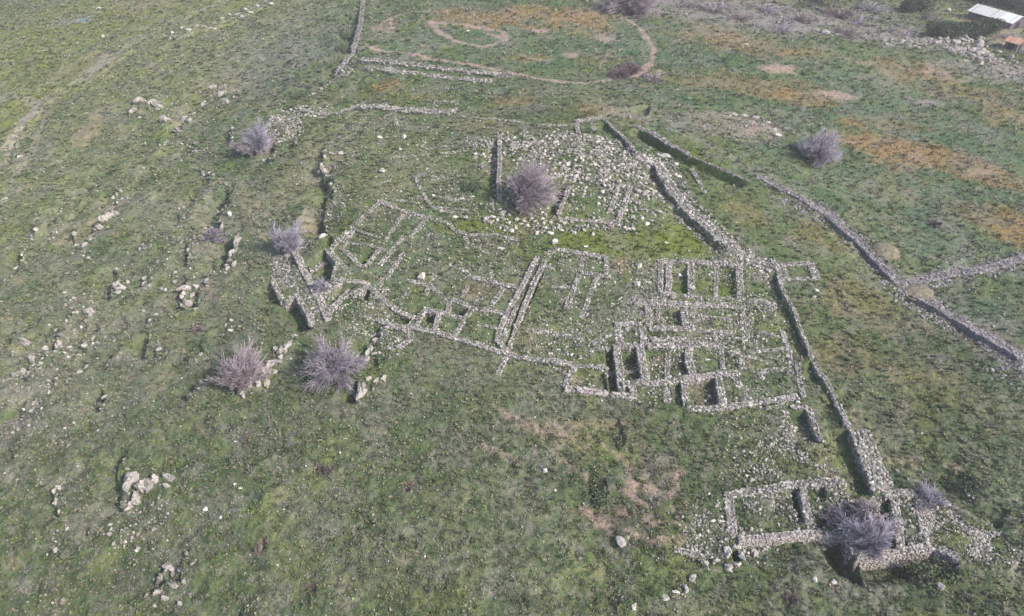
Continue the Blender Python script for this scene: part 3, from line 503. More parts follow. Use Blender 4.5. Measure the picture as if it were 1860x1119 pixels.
ruin('ruined_wall_corner', 'half buried cross walls between the row of pits and the western plateau houses', 'ruin', [([(700, 522), (692, 556)], .8, .3), ([(736, 508), (780, 520), (812, 545)], .8, .35), ([(790, 500), (772, 538)], .8, .3), ([(740, 530), (724, 562)], .8, .3), ([(850, 520), (836, 545)], .7, .3), ([(868, 590), (912, 600)], .7, .3), ([(1000, 520), (1036, 524)], .7, .3), ([(958, 600), (1010, 606), (1060, 618)], .8, .25)], RU, fill=.8)
# --- lower rooms and tower
ruin('ruined_house', 'row of ruined rooms with a long pinkish front wall left of the tower', 'ruin', [([(1318, 900), (1396, 889), (1450, 881), (1526, 875)], 1.2, .6), ([(1324, 900), (1330, 978)], 1.3, .5, dict(fill=.7)), ([(1397, 890), (1400, 932)], 1.1, .5, dict(fill=.7)), ([(1456, 888), (1462, 925), (1468, 956)], 1.0, 1.0), ([(1340, 984), (1380, 981), (1430, 977), (1496, 971)], .95, .7, dict(mat=M_PINKSTONE, st=.32, ruin=.1, wob=.05)), ([(1496, 971), (1536, 969)], .8, .5)], RU)
tower = ruin('ruined_tower', 'solid stone tower base with a pale front face under the large lilac bare tree', 'ruin', [
    ([(1538, 964), (1542, 975), (1553, 1011)], 1.1, .5, dict(ruin=.1, wob=.05)), ([(1553, 1011), (1600, 1008), (1650, 1000), (1692, 993)], 1.1, .4, dict(mat=M_PINKSTONE, st=.4, ruin=.1, wob=.05)), ([(1692, 993), (1718, 1003), (1742, 1015)], 1.0, .3, dict(mat=M_MAUVE, ruin=.2, wob=.05)), ([(1622, 904), (1630, 950), (1637, 1000)], 1.1, .6), ([(1664, 898), (1672, 935), (1676, 975)], 1.0, .6), ([(1604, 902), (1630, 898), (1664, 898)], 1.1, .6, dict(mat=M_PALE))])
free_wall('slanting edge wall along the top of the rubble fan right of the tower', [(1706, 905), (1745, 925), (1790, 950), (1816, 970)], .8, .6, mat=M_MAUVE)
free_wall('broken line of pale slabs running left from the collapsed reddish hole', [(1225, 1000), (1270, 1008), (1328, 1014)], .8, .35, mat=M_PALE, ruin=.6, fill=.7)

# ------------------------------------------------------------------ rubble (nobody could count it)
def poly_pts(poly, n):
    P = WP(poly); out = []
    k = 0
    while k < n:
        q = RNG.uniform(P.min(0), P.max(0), (n * 2, 2)); q = q[in_poly(q[:, 0], q[:, 1], P)]
        q = q[fbm(q[:, 0], q[:, 1], 2.5, 2, 55) > RNG.uniform(.25, .65, len(q))]
        q = q + RNG.normal(0, 1.0, q.shape) * (RNG.random((len(q), 1)) < .35); out.append(q); k += len(q)
    return np.vstack(out)[:n]
def rubble(label, polys, mat, smin, smax, name='rubble', dens=.8):
    parts = []
    for poly, n in polys:
        n = int(n * dens)
        q = poly_pts(poly, n); u = RNG.uniform(0, 1, n) ** 3.2; s = smin + (smax - smin) * u
        sz = s[:, None] * RNG.uniform(.7, 1.2, (n, 3)); sz[:, 2] *= .7
        parts.append(stones(np.column_stack([q, H(q[:, 0], q[:, 1]) + sz[:, 2] * .55]), sz))
    V, F = cat(parts); c = V[:, :2].mean(0); o = mesh_np(name, V, F, mat); rebase(o, c[0], c[1], hz(*c)); return tag(o, label, 'rubble', kind='stuff')
rubble('pale broken rubble scattered over the hilltop around the purple bare tree', [
    ([(850, 260), (910, 245), (1050, 240), (1150, 262), (1210, 300), (1240, 370), (1200, 400), (1130, 420), (1020, 420), (930, 425), (870, 400), (900, 340), (860, 290)], 5600),
    ([(860, 262), (905, 252), (910, 285), (870, 290)], 260), ([(920, 250), (1060, 245), (1180, 290), (1100, 330), (1010, 330), (930, 285)], 2300), ([(1100, 290), (1200, 290), (1160, 345), (1110, 340)], 500)], M_PALE, .09, .48)
rubble('stone chips strewn across the grass of the plateau', [
    ([(620, 210), (1040, 235), (900, 250), (860, 400), (1000, 460), (960, 600), (900, 630), (700, 590), (600, 540), (600, 280)], 6800), ([(760, 300), (860, 320), (870, 400), (770, 380)], 700), ([(830, 430), (960, 430), (940, 500), (840, 490)], 500)], M_PALE, .07, .24)
rubble('stone chips strewn among the walls of the house grid', [
    ([(1000, 460), (1140, 470), (1340, 480), (1410, 500), (1460, 650), (1470, 740), (1250, 750), (1030, 715), (950, 650), (960, 540)], 8000), ([(1200, 470), (1345, 470), (1345, 500), (1200, 500)], 900), ([(1140, 535), (1400, 545), (1400, 640), (1180, 630)], 2200), ([(1340, 460), (1412, 480), (1405, 520), (1350, 500)], 400)], M_WALL, .08, .26)
rubble('tumbled stones lying along the curved rampart and the stepped wall', [([(1150, 262), (1215, 275), (1260, 360), (1350, 450), (1415, 475), (1400, 500), (1300, 455), (1220, 380), (1170, 310)], 1900)], M_WALL, .12, .38)
rubble('packed rubble filling the western citadel ruin', [([(494, 470), (534, 462), (580, 545), (598, 582), (572, 596), (545, 540), (496, 512)], 1900), ([(600, 520), (690, 520), (720, 600), (640, 610), (590, 580)], 900), ([(690, 600), (745, 610), (720, 660), (680, 640)], 300)], M_WALL, .10, .26)
rubble('wide fan of rubble spilling right of the tower', [([(1676, 908), (1712, 912), (1762, 938), (1812, 972), (1822, 1010), (1770, 1012), (1700, 990), (1676, 965)], 3000), ([(1760, 985), (1860, 1000), (1850, 1025), (1770, 1020)], 350)], M_PALE, .10, .24)
rubble('loose rubble littering the lower ruined rooms and the tower top', [([(1270, 900), (1400, 880), (1540, 868), (1545, 965), (1340, 990), (1240, 1015), (1250, 950)], 2500), ([(1556, 905), (1680, 900), (1690, 990), (1560, 1005)], 1300), ([(1420, 745), (1500, 790), (1520, 860), (1440, 850), (1420, 800)], 800), ([(1320, 750), (1420, 745), (1430, 800), (1520, 860), (1300, 880)], 420), ([(1380, 800), (1430, 780), (1440, 860), (1330, 880)], 400), ([(1330, 985), (1410, 982), (1380, 1005), (1340, 1010)], 200)], M_PALE, .09, .28)
rubble('pile of pale stones and loose blocks at the end of the north wall beside the leaning tree', [([(490, 205), (545, 195), (600, 195), (615, 205), (552, 215), (545, 250), (505, 262), (486, 290), (480, 250)], 1500)], M_PALE, .16, .42, 'stone_heap')
rubble('mauve grey tumbled stones along the right hand field walls', [([(1380, 320), (1500, 375), (1570, 430), (1640, 500), (1860, 455), (1860, 490), (1690, 525), (1720, 560), (1860, 640), (1860, 680), (1740, 610), (1620, 545), (1540, 440), (1400, 350)], 3800), ([(1800, 640), (1860, 650), (1860, 720), (1800, 680)], 250)], M_MAUVE, .10, .34)
rubble('small pale stones dotting the left hillside', [
    ([(0, 0), (640, 0), (580, 180), (480, 300), (560, 600), (350, 700), (300, 1119), (0, 1119)], 4500), ([(300, 60), (390, 42), (440, 15), (500, -5), (490, 15), (420, 50), (330, 78)], 500), ([(240, 180), (420, 150), (440, 200), (330, 240), (250, 230)], 700), ([(20, 640), (200, 560), (180, 640), (20, 720)], 500), ([(200, 900), (330, 860), (340, 1080), (280, 1090), (220, 1000)], 400)], M_PALE, .05, .24)
rubble('sparse small stones in the lower grass', [([(350, 700), (900, 680), (1250, 800), (1250, 1119), (300, 1119)], 1600), ([(1190, 1119), (1260, 1030), (1330, 1000), (1340, 1030), (1270, 1060), (1220, 1119)], 160)], M_PALE, .05, .17)
rubble('scattered stones in the northern and eastern fields', [([(1200, 200), (1440, 225), (1450, 260), (1300, 300), (1180, 230)], 600), ([(1310, 205), (1400, 212), (1440, 240), (1420, 260), (1330, 225)], 300), ([(660, 20), (1860, 120), (1860, 600), (1500, 400), (1200, 240), (640, 180)], 900)], M_MAUVE, .09, .32)
rubble('grey broken ground and stones of the far scrub slope', [([(1100, -10), (1500, 0), (1860, 60), (1860, 160), (1700, 90), (1400, 60), (1120, 30)], 3500)], M_MAUVE, .12, .5)

def band_rocks(label, bands, mat, smin, smax):
    parts = []
    for P, w, n in bands:
        n = int(n * .6); w = w * 1.15
        Q, L = resample(P, .2); k = RNG.integers(0, len(Q), n); q = Q[k] + RNG.normal(0, w, (n, 2)); u = RNG.random(n) ** 3.5; s_ = smin + (smax - smin) * u
        sz = s_[:, None] * RNG.uniform(.6, 1.3, (n, 3)); sz[:, 2] *= .7; parts.append(stones(np.column_stack([q, H(q[:, 0], q[:, 1]) + sz[:, 2] * .35]), sz))
    V, F = cat(parts); c = V[:, :2].mean(0); o = mesh_np('rubble', V, F, mat); rebase(o, c[0], c[1], hz(*c)); return tag(o, label, 'rubble', kind='stuff')
band_rocks('broken bedrock and stones along the small ledges of the left hillside', [(P, .55, int(9 * np.hypot(*(P[1:] - P[:-1]).T).sum() / 2)) for P, h_, s_, r_ in LEDGES if r_ != 4.01 and P[:, 0].mean() < -12 and h_ > .55], M_PALE, .12, .55)
band_rocks('bands of pale stones crossing the left hillside', [(WP(p), w, n) for p, w, n in [([(155, 558), (110, 600), (60, 650), (20, 690)], 1.6, 420), ([(180, 620), (120, 660), (60, 700)], 2.2, 380), ([(300, 70), (380, 50), (430, 25), (495, 0)], 1.1, 520), ([(245, 190), (300, 195), (340, 225)], 1.8, 380), ([(385, 150), (430, 168), (400, 200), (350, 225)], 1.8, 380), ([(270, 300), (230, 345), (180, 405)], 1.2, 260), ([(340, 265), (380, 262), (330, 290)], 1.6, 180), ([(60, 720), (20, 770)], 1.6, 200), ([(170, 720), (150, 760)], 2.0, 120), ([(95, 960), (105, 1000), (98, 1119)], .7, 90), ([(215, 960), (260, 980)], 2, 200), ([(380, 130), (250, 85), (200, 40)], 2.5, 200), ([(100, 110), (125, 95), (115, 135)], 1.5, 90), ([(280, 450), (310, 440), (330, 470)], 2, 160), ([(240, 470), (160, 560)], 2.2, 200), ([(640, 20), (650, 70), (625, 115)], 1.4, 300)]], M_PALE, .08, .36)

# ------------------------------------------------------------------ boulders and rock outcrops
def rockmesh(items, mat, name, parent=None):
    """items: x, y, half sizes a b c, yaw, tilt"""
    parts = []
    for (x, y, a, b, c, yaw, sink) in items:
        v = rocky(I3, RNG, 16, .02); d = v / np.linalg.norm(v, axis=1)[:, None]; k = RNG.integers(0, 999)
        v = v * (1 + .22 * (vn(d[:, 0] * 2 + k, d[:, 1] * 2 + d[:, 2] * 2.7, .8, 4) - .5) + .10 * (vn(d[:, 0] * 6 + k, d[:, 2] * 6 + d[:, 1] * 5, .8, 8) - .5))[:, None]
        v *= [a, b, c]; ca, sa = math.cos(yaw), math.sin(yaw); v = v @ np.array([[ca, sa, 0], [-sa, ca, 0], [0, 0, 1]])
        z = hz(x, y) + c * sink; parts.append((v + [x, y, z], F3))
    return mesh_np(name, *cat(parts), mat, parent)
def boulder(label, px, py, wpx, hpx, mat=None, group=None, tall=.55, yaw=None, name='boulder'):
    x, y = W(px, py); x, y = float(x), float(y); k = ppm(px, py); a = wpx / 2 / k; b = max(.3 * a, hpx / 2 / k * 1.0)
    o = rockmesh([(x, y, a, b, max(.12, min(a, b) * tall), random.uniform(-.3, .3) if yaw is None else yaw, .45)], mat or M_PALE, name); rebase(o, x, y, hz(x, y)); return tag(o, label, 'boulder', group)
for a in [
    ('big white boulder on the moss below the hilltop rubble', 1008, 441, 17, 16, M_WHITE, None, .9),
    ('largest pale slab on the head of the curved rampart', 1207, 284, 25, 14, M_PALE), ('flat white slab just left of the largest pale slab', 1178, 297, 22, 12, M_PALE),
    ('pale leaning boulder left of the double cell house', 1157, 519, 14, 14, M_PALE, None, .9), ('long narrow pale stone beside the double cell house', 1179, 513, 18, 6, M_PALE),
    ('white block on the mossy floor of the double cell house', 1235, 495, 11, 10, M_WHITE, None, .9), ('upright pale stone stack north of the leaning boulder', 1162, 484, 9, 20, M_PALE, None, .9),
    ('big grey boulder alone in the lower grass', 1127, 987, 22, 26, M_ROCK, None, 1.0), ('small pale stone touching the big grey boulder', 1141, 977, 9, 10, M_PALE),
    ('pale boulder at the bottom edge of the picture', 1152, 1104, 13, 16, M_PALE, None, 1.0), ('pale stone cluster above the bottom edge near the slab line', 1207, 1088, 18, 14, M_PALE), ('thin white slab tipped against the bottom grass', 1228, 1076, 20, 5, M_WHITE),
    ('single white stone above the dark brambles in the lower grass', 990, 856, 11, 10, M_WHITE, None, .9), ('smaller white stone right of the bright pebble trail', 1008, 892, 6, 8, M_WHITE), ('little white pebble pair left of the dark brambles', 948, 881, 12, 5, M_WHITE), ('tiny white stone alone in the lower left centre grass', 772, 1012, 5, 6, M_WHITE),
    ('pale boulder above the low room outline on the plateau', 695, 312, 15, 13, M_PALE, None, .8), ('pale stone left of the pale plateau boulder', 684, 323, 8, 6, M_PALE), ('pinkish boulder group over a dark hollow on the plateau', 766, 505, 17, 22, M_PINKSTONE, None, .9), ('flat buff slab on the plateau south of the moss', 910, 452, 20, 9, M_PALE),
    ('tall pale boulder above the small lilac shrub on the west slope', 417, 391, 14, 22, M_PALE, None, 1.1), ('pale standing boulder inside the shaded cleft north of the citadel', 585, 435, 14, 22, M_PALE, None, 1.0),
    ('upper of two white slivers in the lower left grass', 428, 883, 10, 10, M_WHITE), ('lower tapering white sliver beside the other sliver', 438, 889, 10, 7, M_WHITE), ('hooked white stone in the lower left grass', 374, 927, 10, 10, M_WHITE), ('curved white stone right of the hooked white stone', 402, 941, 8, 11, M_WHITE), ('small white stone above the two white slivers', 426, 798, 12, 4, M_WHITE),
    ('white chunk in the western upper hillside near the top edge', 180, 18, 11, 12, M_WHITE, None, .8), ('white boulder beside the hillside track', 188, 68, 10, 9, M_WHITE, None, .8), ('white boulder below the hillside track', 218, 85, 9, 8, M_WHITE, None, .8), ('pale rock at the far left near the pale path', 36, 288, 13, 12, M_PALE, None, .8), ('white rock south of the hillside track bend', 189, 135, 8, 7, M_WHITE),
    ('white stone left of the leaning tree shadow', 305, 257, 9, 8, M_WHITE), ('paired pale rocks upper one on the left hillside', 118, 533, 12, 7, M_PALE), ('paired pale rocks lower one on the left hillside', 134, 540, 13, 8, M_PALE),
    ('single yellowish stone in the rust coloured field', 1356, 81, 8, 6, M_WHITE), ('white stone in the middle of the bare oval ring', 850, 57, 8, 6, M_WHITE), ('second stone inside the bare oval ring', 880, 61, 6, 5, M_PALE),
    ('white boulder on the plateau under the north wall', 690, 251, 12, 8, M_WHITE, None, .8), ('tall white stone on the plateau under the faint room outline', 734, 250, 9, 14, M_WHITE, None, 1.0), ('round white stone left of the thin terrace line', 727, 273, 9, 8, M_WHITE, None, .8), ('pale boulder at the head of the long cleft', 620, 281, 12, 11, M_PALE, None, .8), ('smaller pale boulder at the head of the long cleft', 601, 260, 9, 8, M_PALE),
    ('cluster of white stones outside the bastion foundation, upper stone', 1483, 528, 11, 8, M_WHITE), ('cluster of white stones outside the bastion foundation, lower stone', 1478, 539, 13, 8, M_WHITE),
    ('larger pale slab left of the lower ruined rooms', 1294, 948, 14, 10, M_WHITE), ('second pale slab right beside the larger pale slab', 1305, 950, 12, 9, M_PALE), ('pale slab above the two slabs left of the lower rooms', 1325, 930, 13, 9, M_PALE),
    ('pale block pair in the bottom right grass, left block', 1478, 1055, 11, 14, M_PALE, None, .7), ('pale block pair in the bottom right grass, right block', 1513, 1060, 13, 15, M_PALE, None, .7), ('rounded grey rock in the dark scrub below the tower', 1706, 1070, 17, 20, M_ROCK, None, .8),
    ('leaning pale slab at the right end of the pinkish front wall', 1500, 980, 18, 10, M_WHITE), ('flat grey slab on the wall joint left of the tower', 1510, 971, 16, 9, M_ROCK), ('white stone below the pinkish front wall', 1377, 1018, 6, 6, M_WHITE),
    ('upper white stone on the floor of the southwest ruined room', 1072, 677, 7, 6, M_WHITE), ('white stone under the top wall of the southwest ruined room', 1094, 674, 6, 7, M_WHITE), ('round white stone in the centre of the southwest ruined room', 1071, 694, 8, 8, M_WHITE), ('flat pale slab on the floor of the southwest ruined room', 1078, 704, 15, 7, M_PALE),
    ('white stone in the small dark pit of the three cell house', 1291, 712, 7, 9, M_WHITE, None, .9), ('pale tilted stone in grass of the house grid', 1286, 654, 12, 6, M_WHITE), ('square white block at the foot of the lower right room', 1450, 731, 11, 8, M_WHITE, None, .7), ('cream block below the lower right room', 1464, 786, 16, 9, M_PALE, None, .6), ('rusty tinted slab above the cream block', 1446, 769, 16, 10, M_PINKSTONE),
    ('white boulder outside the ragged cell', 1074, 640, 9, 9, M_WHITE, None, .8), ('yellowish stone on the long south wall end', 1054, 651, 7, 6, M_WHITE),
    ('orange tinted stone east of the large slanting house', 1083, 529, 7, 7, M_PALE), ('cream stone above the orange tinted stone', 1087, 517, 5, 8, M_WHITE), ('white slab on the moss right of the big white boulder', 1065, 448, 11, 7, M_WHITE), ('white boulder on the right end of the moss', 1210, 442, 8, 7, M_WHITE, None, .8),
    ('white stone low in the upper right of the thick wall end', 1762, 891, 8, 10, M_WHITE), ('pale stone beneath it by the tower hollow rim', 1772, 899, 7, 9, M_PALE), ('pale stone in the right hand green slope', 1674, 787, 9, 7, M_PALE),
    ('sunlit rock in the east field rubble', 1395, 224, 15, 9, M_PALE), ('sunlit rock at the right end of the east field rubble', 1432, 233, 11, 5, M_WHITE), ('pale rock group left of the lilac round bush', 1412, 248, 18, 14, M_PALE),
    ('white stone in the far green patch below the shed', 1724, 18, 9, 8, M_WHITE), ('pale sharp stone in the far scrub near the top', 1397, 9, 7, 5, M_WHITE),
]: boulder(*a)
# sixty middling boulders of the hilltop scatter
pts = [(945, 408), (958, 411), (985, 400), (975, 412), (938, 400), (925, 392), (1002, 352), (1012, 362), (995, 372), (1030, 300), (1045, 322), (1056, 334), (1070, 318), (1090, 330), (1108, 262), (1112, 272), (1085, 250), (1027, 249), (985, 258), (962, 262), (940, 262), (1130, 300), (1120, 312), (1140, 320), (1125, 330), (1098, 338), (1150, 300), (1165, 325), (1175, 350), (1198, 385), (1185, 402), (1166, 398), (1150, 395), (1175, 408), (1205, 352), (1190, 340), (1062, 349), (1040, 355), (1080, 300), (1055, 290), (1000, 290), (980, 300), (1008, 318), (858, 358), (840, 362), (826, 395), (846, 396), (896, 395), (880, 402), (1000, 425), (1020, 420), (1042, 424), (1077, 427), (915, 385), (975, 425), (965, 398), (1140, 418), (930, 420), (1228, 300), (1232, 322)]
for i, (px, py) in enumerate(pts):
    boulder('pale boulder lying loose among the hilltop rubble', px, py, RNG.uniform(8, 14), RNG.uniform(6, 11), [M_PALE, M_WHITE][i % 2], 'loose pale boulders of the hilltop rubble', .8)
for px, py in [(300, 65), (314, 62), (330, 52), (345, 58), (358, 46), (372, 50), (391, 48), (404, 36), (418, 30), (432, 28), (446, 18), (456, 22), (468, 12), (482, 4), (492, 8), (440, 30), (405, 46)]:
    boulder('pale boulder in the broken stone line climbing the upper left hillside', px, py, RNG.uniform(8, 14), RNG.uniform(6, 10), M_PALE, 'boulders in the stone line on the upper left hillside', .8)
def outcrop(label, items, mat=None):
    """items: px, py, width px, height px, yaw: each rock a few angular blocks grown together"""
    fx, fy = W(items[0][0], items[0][1]); t = thing('rock_outcrop', label, 'rock outcrop', float(fx), float(fy))
    for px, py, w_, h_, yaw in items:
        x, y = W(px, py); k = ppm(px, py); a, b = w_ / 2 / k * 1.3, h_ / 2 / k * 1.35; c = max(.4, min(a, b) * 1.0); L = []
        for q in range(1 + int(max(a, b) / .55)):
            f = RNG.uniform(.62, .92); u, v = RNG.uniform(-.55, .55, 2) if q else (0, 0); ca, sa = math.cos(yaw), math.sin(yaw); u, v = u * a, v * b
            L.append((float(x) + u * ca - v * sa, float(y) + u * sa + v * ca, a * f, b * f, c * RNG.uniform(.7, 1.3), yaw + RNG.normal(0, .35), .2))
        rockmesh(L, mat or M_ROCK, 'rock', t)
    return t
outcrop('tall pale rock slab outcrop right of the pinkish round bush', [(492, 664, 18, 38, -.35), (512, 640, 14, 18, -.4), (522, 632, 13, 26, -.1), (484, 690, 8, 22, 0), (470, 698, 10, 12, 0), (441, 717, 9, 16, 0), (503, 637, 10, 12, .3), (452, 702, 12, 14, .2), (476, 665, 7, 9, 0)])
outcrop('upright cracked pale rock below the lilac tree', [(657, 716, 15, 40, -.2), (684, 692, 6, 16, -.1), (696, 688, 7, 18, -.2), (678, 708, 7, 8, 0), (668, 690, 8, 12, 0)])
outcrop('pinkish grey rock ledge in the lower left grass', [(236, 884, 20, 32, 0), (268, 888, 26, 24, -.5), (248, 903, 22, 16, -.6), (283, 876, 20, 14, -.3), (310, 872, 26, 13, -.4), (304, 888, 18, 12, -.3), (234, 920, 12, 22, -.4)])
outcrop('broken pale rock cluster near the bottom left', [(290, 1042, 11, 16, 0), (305, 1028, 24, 10, -.3), (318, 1064, 26, 9, -.5), (288, 1078, 22, 12, 0), (300, 1088, 16, 8, 0), (281, 1102, 10, 10, 0), (326, 1098, 9, 12, 0)])
outcrop('small bent rock ledge at the far lower left', [(105, 883, 12, 10, 0), (98, 892, 7, 14, 0), (103, 915, 7, 20, 0), (108, 932, 5, 14, .2)])
outcrop('pinkish broken rock face over a dark hollow on the west slope', [(340, 522, 26, 10, .1), (331, 534, 12, 16, 0), (348, 530, 10, 14, 0), (343, 545, 14, 14, 0), (356, 518, 10, 8, 0)], M_PINKSTONE)
outcrop('buff rock ledge beside the long dark crack on the west slope', [(198, 398, 18, 24, -.2), (180, 414, 14, 12, 0), (165, 424, 14, 10, 0), (156, 446, 8, 12, 0), (212, 392, 16, 10, -.4)])
outcrop('grey vertical rock rib below the small lilac shrub', [(432, 440, 9, 26, .2), (420, 460, 11, 18, 0), (427, 482, 9, 14, 0), (414, 490, 8, 12, 0), (406, 470, 9, 9, 0), (404, 415, 9, 12, 0)])
outcrop('small rock face with a vertical crack on the west slope', [(208, 520, 12, 16, 0), (222, 524, 18, 10, .2), (262, 512, 8, 16, 0), (232, 512, 10, 8, 0)])
outcrop('grey rock knob with clefts north of the citadel ruin', [(584, 298, 12, 18, 0), (590, 306, 10, 12, 0), (590, 276, 12, 8, 0), (604, 283, 12, 7, 0)])
outcrop('jumbled rock pile between the lilac tree and the hooked row house', [(682, 612, 12, 20, -.3), (672, 632, 14, 20, 0), (690, 598, 12, 18, -.4), (668, 648, 10, 14, 0), (560, 590, 18, 14, 0), (537, 612, 14, 12, 0), (552, 606, 10, 14, 0)])
outcrop('stepped pale rocks on the hillside left of the leaning tree', [(255, 186, 22, 10, 0), (278, 192, 20, 10, 0), (292, 200, 12, 9, 0), (240, 204, 12, 12, 0), (300, 222, 24, 10, 0), (335, 212, 16, 10, 0), (320, 232, 16, 9, 0), (345, 222, 12, 8, 0), (365, 190, 14, 8, 0)])
outcrop('low pale rock band under the track on the upper hillside', [(388, 155, 20, 9, .2), (405, 160, 18, 8, 0), (430, 168, 14, 7, 0), (398, 178, 14, 10, 0), (412, 190, 14, 10, 0)])
outcrop('weathered grey rocks on the far left slope', [(85, 640, 18, 12, -.3), (60, 655, 22, 12, -.4), (40, 668, 16, 10, 0), (25, 675, 12, 14, 0), (108, 628, 14, 14, 0), (162, 568, 20, 10, -.4), (48, 622, 20, 10, 0)])
outcrop('reddish collapsed rock hole at the left end of the lower ruins', [(1322, 1008, 14, 24, 0), (1348, 1012, 14, 22, .2), (1334, 996, 16, 8, 0), (1340, 1028, 22, 8, 0)], M_PINKSTONE)
outcrop('pale sharp rocks below the reddish collapsed hole', [(1278, 1024, 22, 8, -.3), (1322, 1038, 12, 18, .6), (1302, 1020, 18, 7, 0), (1256, 1052, 12, 16, -.4), (1246, 1074, 8, 18, 0), (1372, 996, 10, 16, -.6)])
outcrop('pinkish craggy cliff beside the dark evergreen trees in the far corner', [(1752, 74, 19, 14, 0), (1776, 80, 19, 17, 0), (1770, 94, 16, 11, .3), (1735, 78, 13, 8, 0), (1700, 80, 12, 6, 0), (1794, 108, 13, 11, .4), (1782, 68, 10, 7, 0), (1745, 90, 12, 8, 0), (1640, 82, 9, 3, 0), (1662, 84, 9, 3, 0)], M_PINKSTONE)
band_rocks('jumble of pinkish rocks around the crag in the far corner', [(WP(p), w, n) for p, w, n in [([(1700, 80), (1740, 76), (1790, 90), (1805, 120)], 3.5, 260), ([(1735, 90), (1760, 110)], 3, 90), ([(1610, 80), (1690, 80)], 1.2, 80), ([(1800, 120), (1840, 110)], 3, 70)]], M_ROCK, .25, 1.3)
free_wall('dark tumbled terrace wall at the top edge left of the bushy tree', [(1410, 0), (1450, 10), (1480, 16), (1500, 24)], 1.4, 1.3, mat=M_MAUVE, st=.6)
free_wall('tumbled terrace wall in the far scrub left of the hedge bushes', [(1560, 30), (1600, 36), (1640, 50), (1680, 58)], 1.2, .9, mat=M_MAUVE, st=.6)
outcrop('small white limestone ledge at the edge of the far scrub', [(1500, 60, 22, 7, .1), (1482, 56, 12, 5, 0), (1524, 64, 14, 6, 0)])
outcrop('stacked pale blocks by the pinkish patch in the east field', [(1330, 210, 22, 7, 0), (1370, 216, 20, 8, .1), (1384, 230, 14, 9, 0), (1402, 238, 14, 9, 0), (1350, 212, 16, 7, 0)])

# ------------------------------------------------------------------ bare trees
def tubes(segs, mat, name, parent, k=3):
    """segs: array (n, 8): p0 p1 r0 r1"""
    A = np.array(segs); p0, p1, r0, r1 = A[:, :3], A[:, 3:6], A[:, 6], A[:, 7]
    d = p1 - p0; d /= np.linalg.norm(d, axis=1)[:, None] + 1e-9
    ref = np.where(np.abs(d[:, 2:3]) > .9, [[1., 0, 0]], [[0, 0, 1.]]); a = np.cross(d, ref); a /= np.linalg.norm(a, axis=1)[:, None]; b = np.cross(d, a)
    n = len(A); V = np.empty((n, 2 * k, 3))
    for i in range(k):
        t = 6.2832 * i / k; o = a * math.cos(t) + b * math.sin(t); V[:, i] = p0 + o * r0[:, None]; V[:, k + i] = p1 + o * r1[:, None]
    i = np.arange(k); f = np.stack([i, (i + 1) % k, k + (i + 1) % k, k + i], 1)
    return mesh_np(name, V.reshape(-1, 3), (f[None] + (np.arange(n) * 2 * k)[:, None, None]).reshape(-1, 4), mat, parent)
def bare_tree(label, px, py, rw, hm, mat, stems=7, dens=1.0, name='bare_tree', catg='tree', squash=1.0, lean=(0, 0), seed=0, trunk=True, group=None, ry=None):
    """px,py: pixel of its foot; rw crown radius in metres; hm height"""
    r = np.random.default_rng(100 + seed); x, y = W(px, py); x, y = float(x), float(y); z = hz(x, y) - .1
    t = thing(name, label, catg, x, y, group, z=z); big, small = [], []; ry = ry or rw
    def grow(p, d, L, rad, lev):
        n = 3; q = p.copy()
        for i in range(n):
            out = p - np.array([0, 0, z0]); out = out / (np.linalg.norm(out) + .3); d = d + r.normal(0, .13, 3) + out * .10; d /= np.linalg.norm(d); q2 = q + d * L / n
            r0 = rad * (1 - .28 * i); r1 = rad * (1 - .28 * (i + 1)); (big if lev < 1 and i < 2 else small).append([*q, *q2, r0, r1])
            if lev < 2:
                for _ in range([5, 5, 3][lev] if r.random() < dens else 1):
                    e = r.normal(0, 1, 3); e -= e.dot(d) * d; e /= np.linalg.norm(e); nd = d + e * r.uniform(.25, .95); nd /= np.linalg.norm(nd)
                    grow(q + (q2 - q) * r.uniform(.2, 1), nd, L * r.uniform(.35, .75), r1 * .55, lev + 1)
            q = q2
    z0 = .12 * hm if trunk else 0.0
    if trunk: big.append([0, 0, -.3, lean[0] * .1, lean[1] * .1, z0 + .1, .12 * hm / 3, .09 * hm / 3])
    stems = int(stems * 1.9); skew = r.normal(0, .16, 2)
    for i in range(stems):
        a = 2.39996 * i + r.uniform(-.2, .2); el = math.asin(min(.99, .05 + .95 * ((i + .5) / stems) ** 1.15))
        lum = r.uniform(.7, 1.2); d = np.array([math.cos(a) * math.cos(el) * rw / hm * 1.0 + lean[0] + skew[0], math.sin(a) * math.cos(el) * ry / hm + lean[1] + skew[1], math.sin(el)]) * lum
        L = np.linalg.norm(d) * hm * .62; d /= np.linalg.norm(d); grow(np.array([0, 0, z0]), d, L * r.uniform(.85, 1.12), .034 * hm / 3, 0)
    for nm, sg, m in (('trunk', big, M_BARK), ('crown', small, mat)):
        A = np.array(sg); A[:, [0, 1, 2, 3, 4, 5]] += [x, y, z, x, y, z]; A[:, 6:] = np.maximum(A[:, 6:], .024 if rw < 6 else .05)
        tubes(A, m, nm, t)
    return t
bare_tree('tall lilac grey bare tree leaning beside the stone heap at the northwest corner', 470, 282, 3.4, 7.5, M_TWIG3, 10, 1, lean=(.12, .55), seed=1)
bare_tree('shorter pinkish bare tree at the foot of the leaning lilac tree', 460, 285, 3.4, 4.5, M_TWIG2, 8, 1, lean=(-.2, .1), seed=2)
bare_tree('small lilac shrub against the tall pale boulder on the west slope', 386, 432, 2.1, 2.6, M_TWIG, 9, 1, 'bare_shrub', 'shrub', seed=3, trunk=False)
bare_tree('lilac bare tree spraying out above the citadel ruin', 524, 460, 3.0, 4.6, M_TWIG3, 11, 1, lean=(-.1, .1), seed=4)
